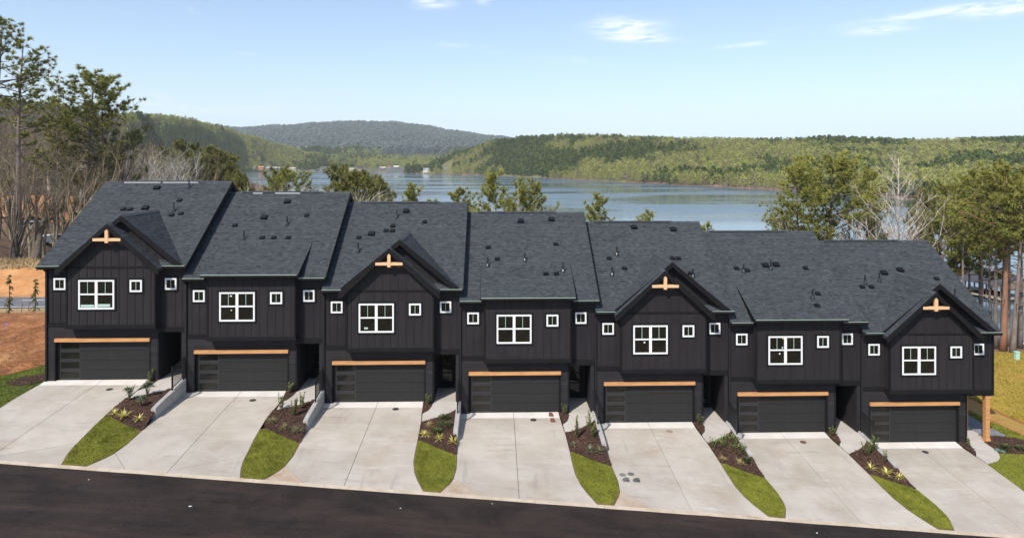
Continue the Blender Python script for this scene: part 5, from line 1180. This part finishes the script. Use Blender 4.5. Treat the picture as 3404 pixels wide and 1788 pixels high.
def forest(name, pts, leafmats, label, protos):
    """pts: (x, y, z, scale, rot, proto index). one mesh holds the tree shapes and the standing points; geometry nodes stand the trees"""
    V = []; F = []; Mi = []; T = []; pid = []
    for k, pb in enumerate(protos):
        o = len(V); V += pb.v; F += [tuple(o+i for i in f) for f in pb.f]; Mi += [leafmats[k][0] if m == 0 else leafmats[k][1] for m in pb.m]; T += pb.t; pid += [k]*len(pb.v)
    n0 = len(V); V += [p[:3] for p in pts]; pid += [-1]*len(pts)
    mats = []
    for k in leafmats:
        for m in k:
            if m not in mats: mats.append(m)
    me = bpy.data.meshes.new(name); me.from_pydata(V, [], F)
    for m in mats: me.materials.append(m)
    me.polygons.foreach_set('material_index', [mats.index(m) for m in Mi])
    me.attributes.new('tone', 'FLOAT', 'FACE').data.foreach_set('value', T)
    me.attributes.new('pid', 'INT', 'POINT').data.foreach_set('value', pid)
    for nm, idx, d in (('sc', 3, 1.), ('rz', 4, 0.)): me.attributes.new(nm, 'FLOAT', 'POINT').data.foreach_set('value', [d]*n0+[p[idx] for p in pts])
    me.attributes.new('pk', 'INT', 'POINT').data.foreach_set('value', [-1]*n0+[p[5] for p in pts])
    me.update(); o = link(name, me); tag(o, label, None, None, 'stuff')
    g = bpy.data.node_groups.new(name, 'GeometryNodeTree'); g.interface.new_socket('Geometry', in_out='INPUT', socket_type='NodeSocketGeometry'); g.interface.new_socket('Geometry', in_out='OUTPUT', socket_type='NodeSocketGeometry')
    gi = g.nodes.new('NodeGroupInput'); go_ = g.nodes.new('NodeGroupOutput'); L = g.links.new
    def attr(nm, dt):
        a = g.nodes.new('GeometryNodeInputNamedAttribute'); a.data_type = dt; a.inputs['Name'].default_value = nm; return a.outputs[0]
    def eq(a, k):
        c = g.nodes.new('FunctionNodeCompare'); c.data_type = 'INT'; c.operation = 'EQUAL'; L(a, c.inputs[2]); c.inputs[3].default_value = k; return c.outputs[0]
    def sepg(k):
        s = g.nodes.new('GeometryNodeSeparateGeometry'); s.domain = 'POINT'; L(gi.outputs[0], s.inputs[0]); L(eq(attr('pid', 'INT'), k), s.inputs[1]); return s.outputs[0]
    P = sepg(-1); j = g.nodes.new('GeometryNodeJoinGeometry')
    cx = g.nodes.new('ShaderNodeCombineXYZ'); L(attr('rz', 'FLOAT'), cx.inputs[2]); e2r = g.nodes.new('FunctionNodeEulerToRotation'); L(cx.outputs[0], e2r.inputs[0])
    for k in range(len(protos)):
        n = g.nodes.new('GeometryNodeInstanceOnPoints'); L(P, n.inputs['Points']); L(eq(attr('pk', 'INT'), k), n.inputs['Selection']); L(sepg(k), n.inputs['Instance']); L(e2r.outputs[0], n.inputs['Rotation']); L(attr('sc', 'FLOAT'), n.inputs['Scale']); L(n.outputs[0], j.inputs[0])
    L(j.outputs[0], go_.inputs[0]); md = o.modifiers.new('trees', 'NODES'); md.node_group = g; return o
rr = random.Random(55)
PINES = [far_proto(rr, 'pine') for _ in range(2)]; BUDS = [far_proto(rr, 'bud') for _ in range(2)]
def scatter_loft(L, n, keep, size, seed, rowmax, kinds):
    V, F, A, nr = L; rnd = np.random.RandomState(seed); rows = np.array([k % (nr-1) for k in range(len(F))]); W = A*(rows < rowmax); W = W/W.sum(); out = []
    for k in rnd.choice(len(F), n, p=W):
        a, b, c, d = (Vector(V[q]) for q in F[k]); u, v = rnd.rand(), rnd.rand(); p = a*(1-u)*(1-v)+b*u*(1-v)+c*u*v+d*(1-u)*v
        if not keep(p): continue
        patch = mnoise.noise(Vector((p.x*.0055, p.y*.0055, seed)))*1.3+.6*mnoise.noise(Vector((p.x*.018, p.y*.018, seed+3)))
        out.append((p.x, p.y, p.z-.5, size*rnd.uniform(.6, 1.35), rnd.uniform(0, 6.28), kinds(patch, rnd, p)))
    return out
def dcol(p):   # picture column (in 2576ths) of a ground point, to keep clearings round the far houses
    a = Vector(p)-Vector(CAM); dep = a.x*_sy+a.y*_cy; return (UC+FPX*(a.x*_cy-a.y*_sy)/dep)/K, dep
HOUSES = []
def hh(x0, y0, s, L):
    for (a, c, w, h_, wall, roof, lab) in L: HOUSES.append((x0+s*a, y0+s*c, w*s, h_, wall, roof, lab))
C_ = dict(brown=(.17, .11, .08), tan=(.42, .36, .26), cream=(.66, .60, .42), white=(.74, .74, .70), grey=(.25, .26, .27), dark=(.06, .06, .07), blue=(.16, .20, .25), orange=(.55, .25, .12), green=(.18, .28, .24), pink=(.45, .30, .25))
hh(780, 520, .11646, [(290, 372, 190, 1, 'brown', 'tan', 'brown lakeside house with a tan roof, leftmost on the far shore'), (530, 350, 120, 1, 'white', 'green', 'far white house with a green roof half hidden by dark trees'), (740, 385, 150, 1.5, 'orange', 'orange', 'tall far lakeside house with an orange roof'),
                     (940, 380, 110, 1, 'grey', 'grey', 'grey far house with white dormers right of the orange-roofed one'), (1160, 385, 130, 1.2, 'dark', 'grey', 'dark grey far house in the middle of the left shore row'), (1315, 390, 130, 1.1, 'blue', 'tan', 'blue grey far house with a pale porch'), (1615, 400, 230, 1.2, 'cream', 'tan', 'wide cream house with terraces on the far shore')])
hh(1060, 520, .12422, [(200, 395, 210, 1, 'dark', 'dark', 'long dark boathouse among bare trees on the far shore'), (440, 355, 80, .9, 'white', 'grey', 'little white house behind the pine top on the far shore'), (620, 370, 140, 1.1, 'blue', 'blue', 'blue grey house with a white gable on the far shore'),
                      (890, 400, 160, 1.3, 'cream', 'tan', 'cream two-storey house at the point, left of a pair'), (1090, 385, 150, 1.5, 'tan', 'dark', 'tan tall house at the point, right of a pair'), (1710, 350, 160, 1, 'grey', 'tan', 'low grey house above the orange bank of the inlet'), (1880, 320, 120, 1.3, 'pink', 'brown', 'pinkish house on the inlet, right of the low grey one'), (2070, 325, 130, 1, 'blue', 'cream', 'dark blue house with a pale yellow gable on the inlet')])
hh(1330, 520, .10481, [(820, 500, 170, 1.5, 'white', 'grey', 'white house among budding trees near the tip of the right shore'), (1480, 500, 180, 1.7, 'white', 'blue', 'tall white house with stacked balconies on the right shore')])
clear = [(h[0]/K, h[2]/K) for h in HOUSES]
def keepM(p):
    x, d = dcol(p)
    return not (d < 1925 and any(abs(x-c) < w*.75+2.5 for c, w in clear))
def keepR(p):
    x, d = dcol(p)
    return x < 2700 and not (x < 1140 and any(abs(x-c) < w*.8+2 for c, w in clear) and d < 1660)
mixR = lambda t, r, p: (r.randint(2) if t > .12+r.uniform(-.12, .12) else 2+r.randint(2) if r.rand() < .86 else 4)
ptsR = scatter_loft(hillR, 20000, keepR, .88, 3, 21, mixR)
LM_ = [(M['f_pine'], M['f_trunk'])]*2+[(M['f_bud'], M['f_trunk'])]*2+[(M['f_brown'], M['f_trunk'])]
PR_ = PINES+BUDS+[far_proto(rr, 'bud')]
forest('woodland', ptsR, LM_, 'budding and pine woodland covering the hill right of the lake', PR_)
mixL = lambda t, r, p: (r.randint(2) if t > .28+r.uniform(-.2, .2) else (4 if dcol(p)[0] < 300 or r.rand() < .12 else 2+r.randint(2)))
ptsL = scatter_loft(hillL, 17000, lambda p: dcol(p)[0] < 655 or keepM(p), 1.0, 8, 17, mixL)
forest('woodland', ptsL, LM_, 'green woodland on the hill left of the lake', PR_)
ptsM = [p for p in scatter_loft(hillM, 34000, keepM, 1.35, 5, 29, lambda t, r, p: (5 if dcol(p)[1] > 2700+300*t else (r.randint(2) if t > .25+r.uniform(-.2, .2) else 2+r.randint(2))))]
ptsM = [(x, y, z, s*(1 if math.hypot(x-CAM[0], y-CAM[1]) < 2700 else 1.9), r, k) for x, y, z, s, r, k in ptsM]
forest('woodland', ptsM, LM_+[(M['f_haze'], M['f_trunk'])], 'distant woodland on the shore and mountain across the lake', PR_+[far_proto(rr, 'pine')])
# wood behind the near trees on the left: brown mass on the rising ground
rq = random.Random(6); ptsW = []
for k in range(1900):
    dep = 136+rq.random()**1.3*330; u = rq.uniform(-420, 640-max(0, 160-dep)*3); g = ground_at(u, dep)
    if (g.x < -44 and 92 < g.y < 136 and g.x > -120): continue
    if g.z < LAKE+3: continue
    ptsW.append((g.x, g.y, g.z-.3, rq.uniform(.55, .95), rq.uniform(0, 6.28), rq.choice((0, 1, 1, 2)) if rq.random() > .02 else 3))
M['f_wood'] = mat('bare wood twigs', (.075, .058, .036), .85, tone=(.17, .138, .082), tone_mix=1, rnd=.3, spec=.1)
forest('woodland', ptsW, [(M['f_wood'], M['barkolive'])]*3+[(M['f_pine'], M['bark'])], 'brown leafless woodland filling the slope behind the near bare trees', [far_proto(rr, 'bud') for _ in range(3)]+[PINES[0]])

# ------------------------------------------------------------------ houses on the far shore
HM = {k: mat('far '+k, v, .8) for k, v in C_.items()}; HM['glass'] = mat('far window', (.03, .035, .04), .2)
for (u, v, w, st, wall, roof, lab) in HOUSES:
    dep = 1800 if u < 1330 else 1555; o = link('lake_house', None, None, at(u, v, dep), (0, 0, -YAW)); tag(o, lab, 'house', 'houses on the far shore')
    W = w*dep/FPX; Hh = 4.2*st; D = 9
    b = MB(); b.box(-W/2, W/2, 0, D, -4, Hh); link('wall', b.mesh('wall', HM[wall]), o)
    b = MB(); b.prism([(-W/2-.6, -1, Hh-.1), (-W/2-.6, D/2, Hh+3.2), (-W/2-.6, D+1, Hh-.1)], (W+1.2, 0, 0)); r = link('roof', b.mesh('roof', HM[roof]), o)
    if roof in ('tan', 'cream', 'grey', 'green'):
        b = MB(); g = W*.18; b.prism([(-g, -1.6, Hh-.6), (g, -1.6, Hh-.6), (g, -1.6, Hh+.6), (0, -1.6, Hh+2.4), (-g, -1.6, Hh+.6)], (0, 4, 0)); link('dormer', b.mesh('dormer', HM['white']), r, (W*.2, 0, 0))
    for s in range(max(1, round(st*1.3))):
        for k in range(max(2, int(W/3.4))):
            x = -W/2+W*(k+.5)/max(2, int(W/3.4)); bar('window', o, x-.7, x+.7, -.12, .02, .7+s*2.7-.4, 2.1+s*2.7-.4, HM['glass'])
    b = MB(); b.box(-W*.45, W*.45, -2.6, -.05, -.45, -.2)
    for k in range(4): b.box(-W*.45+W*.3*k-.12, -W*.45+W*.3*k+.12, -2.5, -2.25, -4, -.45)
    link('deck', b.mesh('deck', HM['tan'] if wall != 'white' else HM['white']), o)
for k, (u, v) in enumerate(((1370, 507), (1430, 505), (1476, 509))):
    o = link('hillside_house', None, None, at(u, v+2, 2950)+Vector((0, -60, 6))); tag(o, ['pale cream house on the far mountainside, leftmost of three', 'pale cream house on the far mountainside, middle of three', 'pale cream house on the far mountainside, rightmost of three'][k], 'house', 'houses on the far mountainside')
    b = MB(); b.box(-9, 9, 0, 9, -8, 7); link('wall', b.mesh('wall', HM['cream']), o); b = MB(); b.prism([(-10, -1, 7), (-10, 4.5, 11), (-10, 10, 7)], (20, 0, 0)); link('roof', b.mesh('roof', HM['tan']), o)
    for q in (-5, 0, 5): bar('window', o, q-1, q+1, -.2, .05, 1, 4, HM['glass'])
def boat(u, v, dep, L, colr, lab, rz=0., canopy=None):
    p = at(u, v, dep); o = link('boat', None, None, (p.x, p.y, LAKE), (0, 0, rz)); tag(o, lab, 'boat')
    b = MB(); n = 7; rows = []
    for k in range(n):
        f = k/(n-1); w = L*.17*(1-max(0, (f-.55)/.45)**2*.92); rows.append([(-L/2+L*f, -w*.6, -.25), (-L/2+L*f, -w, .55+.25*f), (-L/2+L*f, w, .55+.25*f), (-L/2+L*f, w*.6, -.25)])
    for k in range(n-1): b.add(rows[k]+rows[k+1], [(j, j+1, 5+j, 4+j) for j in range(3)]+[(3, 0, 4, 7)])
    b.add(rows[0], [(0, 1, 2, 3)]); link('hull', b.mesh('hull', mat('boat paint', colr, .3)), o)
    b = MB(); b.prism([(-L*.05, -L*.1, .6), (L*.12, -L*.1, .6), (L*.06, -L*.1, 1.15), (-L*.02, -L*.1, 1.15)], (0, L*.2, 0)); link('windscreen', b.mesh('windscreen', HM['glass']), o)
    for x in (-L*.25, -L*.15): bar('seat', o, x, x+.4, -L*.1, L*.1, .45, .95, HM['white'])
    if canopy:
        b = MB(); b.box(-L*.28, L*.1, -L*.14, L*.14, 2.1, 2.22); link('canopy', b.mesh('canopy', mat('canopy cloth', canopy, .7)), o)
        for x in (-L*.26, L*.08):
            for y in (-L*.13, L*.13): link('canopy_pole', shared('cpole', lambda: (lambda q: (q.tube([(0, 0, .5), (0, 0, 2.12)], [.03, .03], 5), q.mesh('canopy_pole', M['pipe']))[1])(MB())), o, (x, y, 0))
    return o
boat(1392, 579, depth_on_z(580, LAKE), 12, (.8, .78, .74), 'white boat moored by the tip of the right shore'); boat(1253, 575, depth_on_z(576.5, LAKE), 13, (.8, .8, .8), 'white boat at the end of the far point'); boat(1484, 578, depth_on_z(584, LAKE), 9, (.75, .75, .72), 'pale boat below the tall white house on the right shore')
boat(997, 571, depth_on_z(572.5, LAKE), 12, (.8, .8, .78), 'white boat by the far shore right of the cream house'); boat(1330, 568, depth_on_z(570, LAKE), 10, (.6, .7, .8), 'pale blue boat at the dock in the inlet')
# boats, docks and boathouses seen between the pine trunks on the right
boat(3362, 1165, depth_on_z(1160, LAKE), 7, (.80, .80, .78), 'white boat with a red canopy behind the pines on the crest', .5, (.55, .05, .06)); boat(3415, 1180, depth_on_z(1172, LAKE), 6, (.04, .08, .30), 'dark blue boat at the right edge beyond the pale green box', .2)
boat(3420, 1010, 165, 8, (.8, .8, .78), 'white boat moored left of the covered dock at the right edge', .1)
for k, (u, dep, W, lab) in enumerate(((3322, 150, 7, 'brown covered boat dock with a dark roof behind the pines, left of two'), (3378, 146, 8, 'brown covered boat dock with a dark roof behind the pines, right of two'))):
    p = at(u, 1100, dep); o = link('boat_dock', None, None, (p.x, p.y, LAKE), (0, 0, .25)); tag(o, lab, 'boat dock', 'covered docks on the lake')
    b = MB(); b.box(-W/2, W/2, 0, 9, .5, .8); link('deck', b.mesh('deck', HM['tan']), o)
    for x in (-W/2+.2, W/2-.2):
        for y in (.3, 4.5, 8.7): link('post', shared('dpost', lambda: (lambda q: (q.box(-.12, .12, -.12, .12, -1.5, 3.6), q.mesh('post', HM['brown']))[1])(MB())), o, (x, y, 0))
    b = MB(); b.prism([(-W/2-.5, -.5, 3.5), (0, -.5, 5.6), (W/2+.5, -.5, 3.5), (W/2+.5, -.5, 3.3), (0, -.5, 5.3), (-W/2-.5, -.5, 3.3)], (0, 10, 0)); link('roof', b.mesh('roof', HM['dark']), o)
    b = MB(); b.prism([(-W/2, -.3, 3.4), (W/2, -.3, 3.4), (0, -.3, 5.4)], (0, .15, 0)); b.box(-W/2, W/2, -.3, -.15, 2.5, 3.4); link('gable_panel', b.mesh('gable_panel', mat('dock siding', (.30, .20, .14), .8)), o)
# ------------------------------------------------------------------ haze over the lake
HAZE = 7.5e-5
if HAZE:
    b = MB(); b.box(-9000, 9000, -900, 9000, -30, 370)
    me = bpy.data.meshes.new('haze'); me.from_pydata(b.v, [], b.f); m = bpy.data.materials.new('haze air'); m.use_nodes = True; t = m.node_tree; t.nodes.clear()
    pv = t.nodes.new('ShaderNodeVolumePrincipled'); pv.inputs['Color'].default_value = (.93, .97, 1, 1); pv.inputs['Density'].default_value = HAZE; pv.inputs['Anisotropy'].default_value = 0; om = t.nodes.new('ShaderNodeOutputMaterial'); t.links.new(pv.outputs[0], om.inputs['Volume']); me.materials.append(m)
    tag(link('haze', me), kind='stuff')
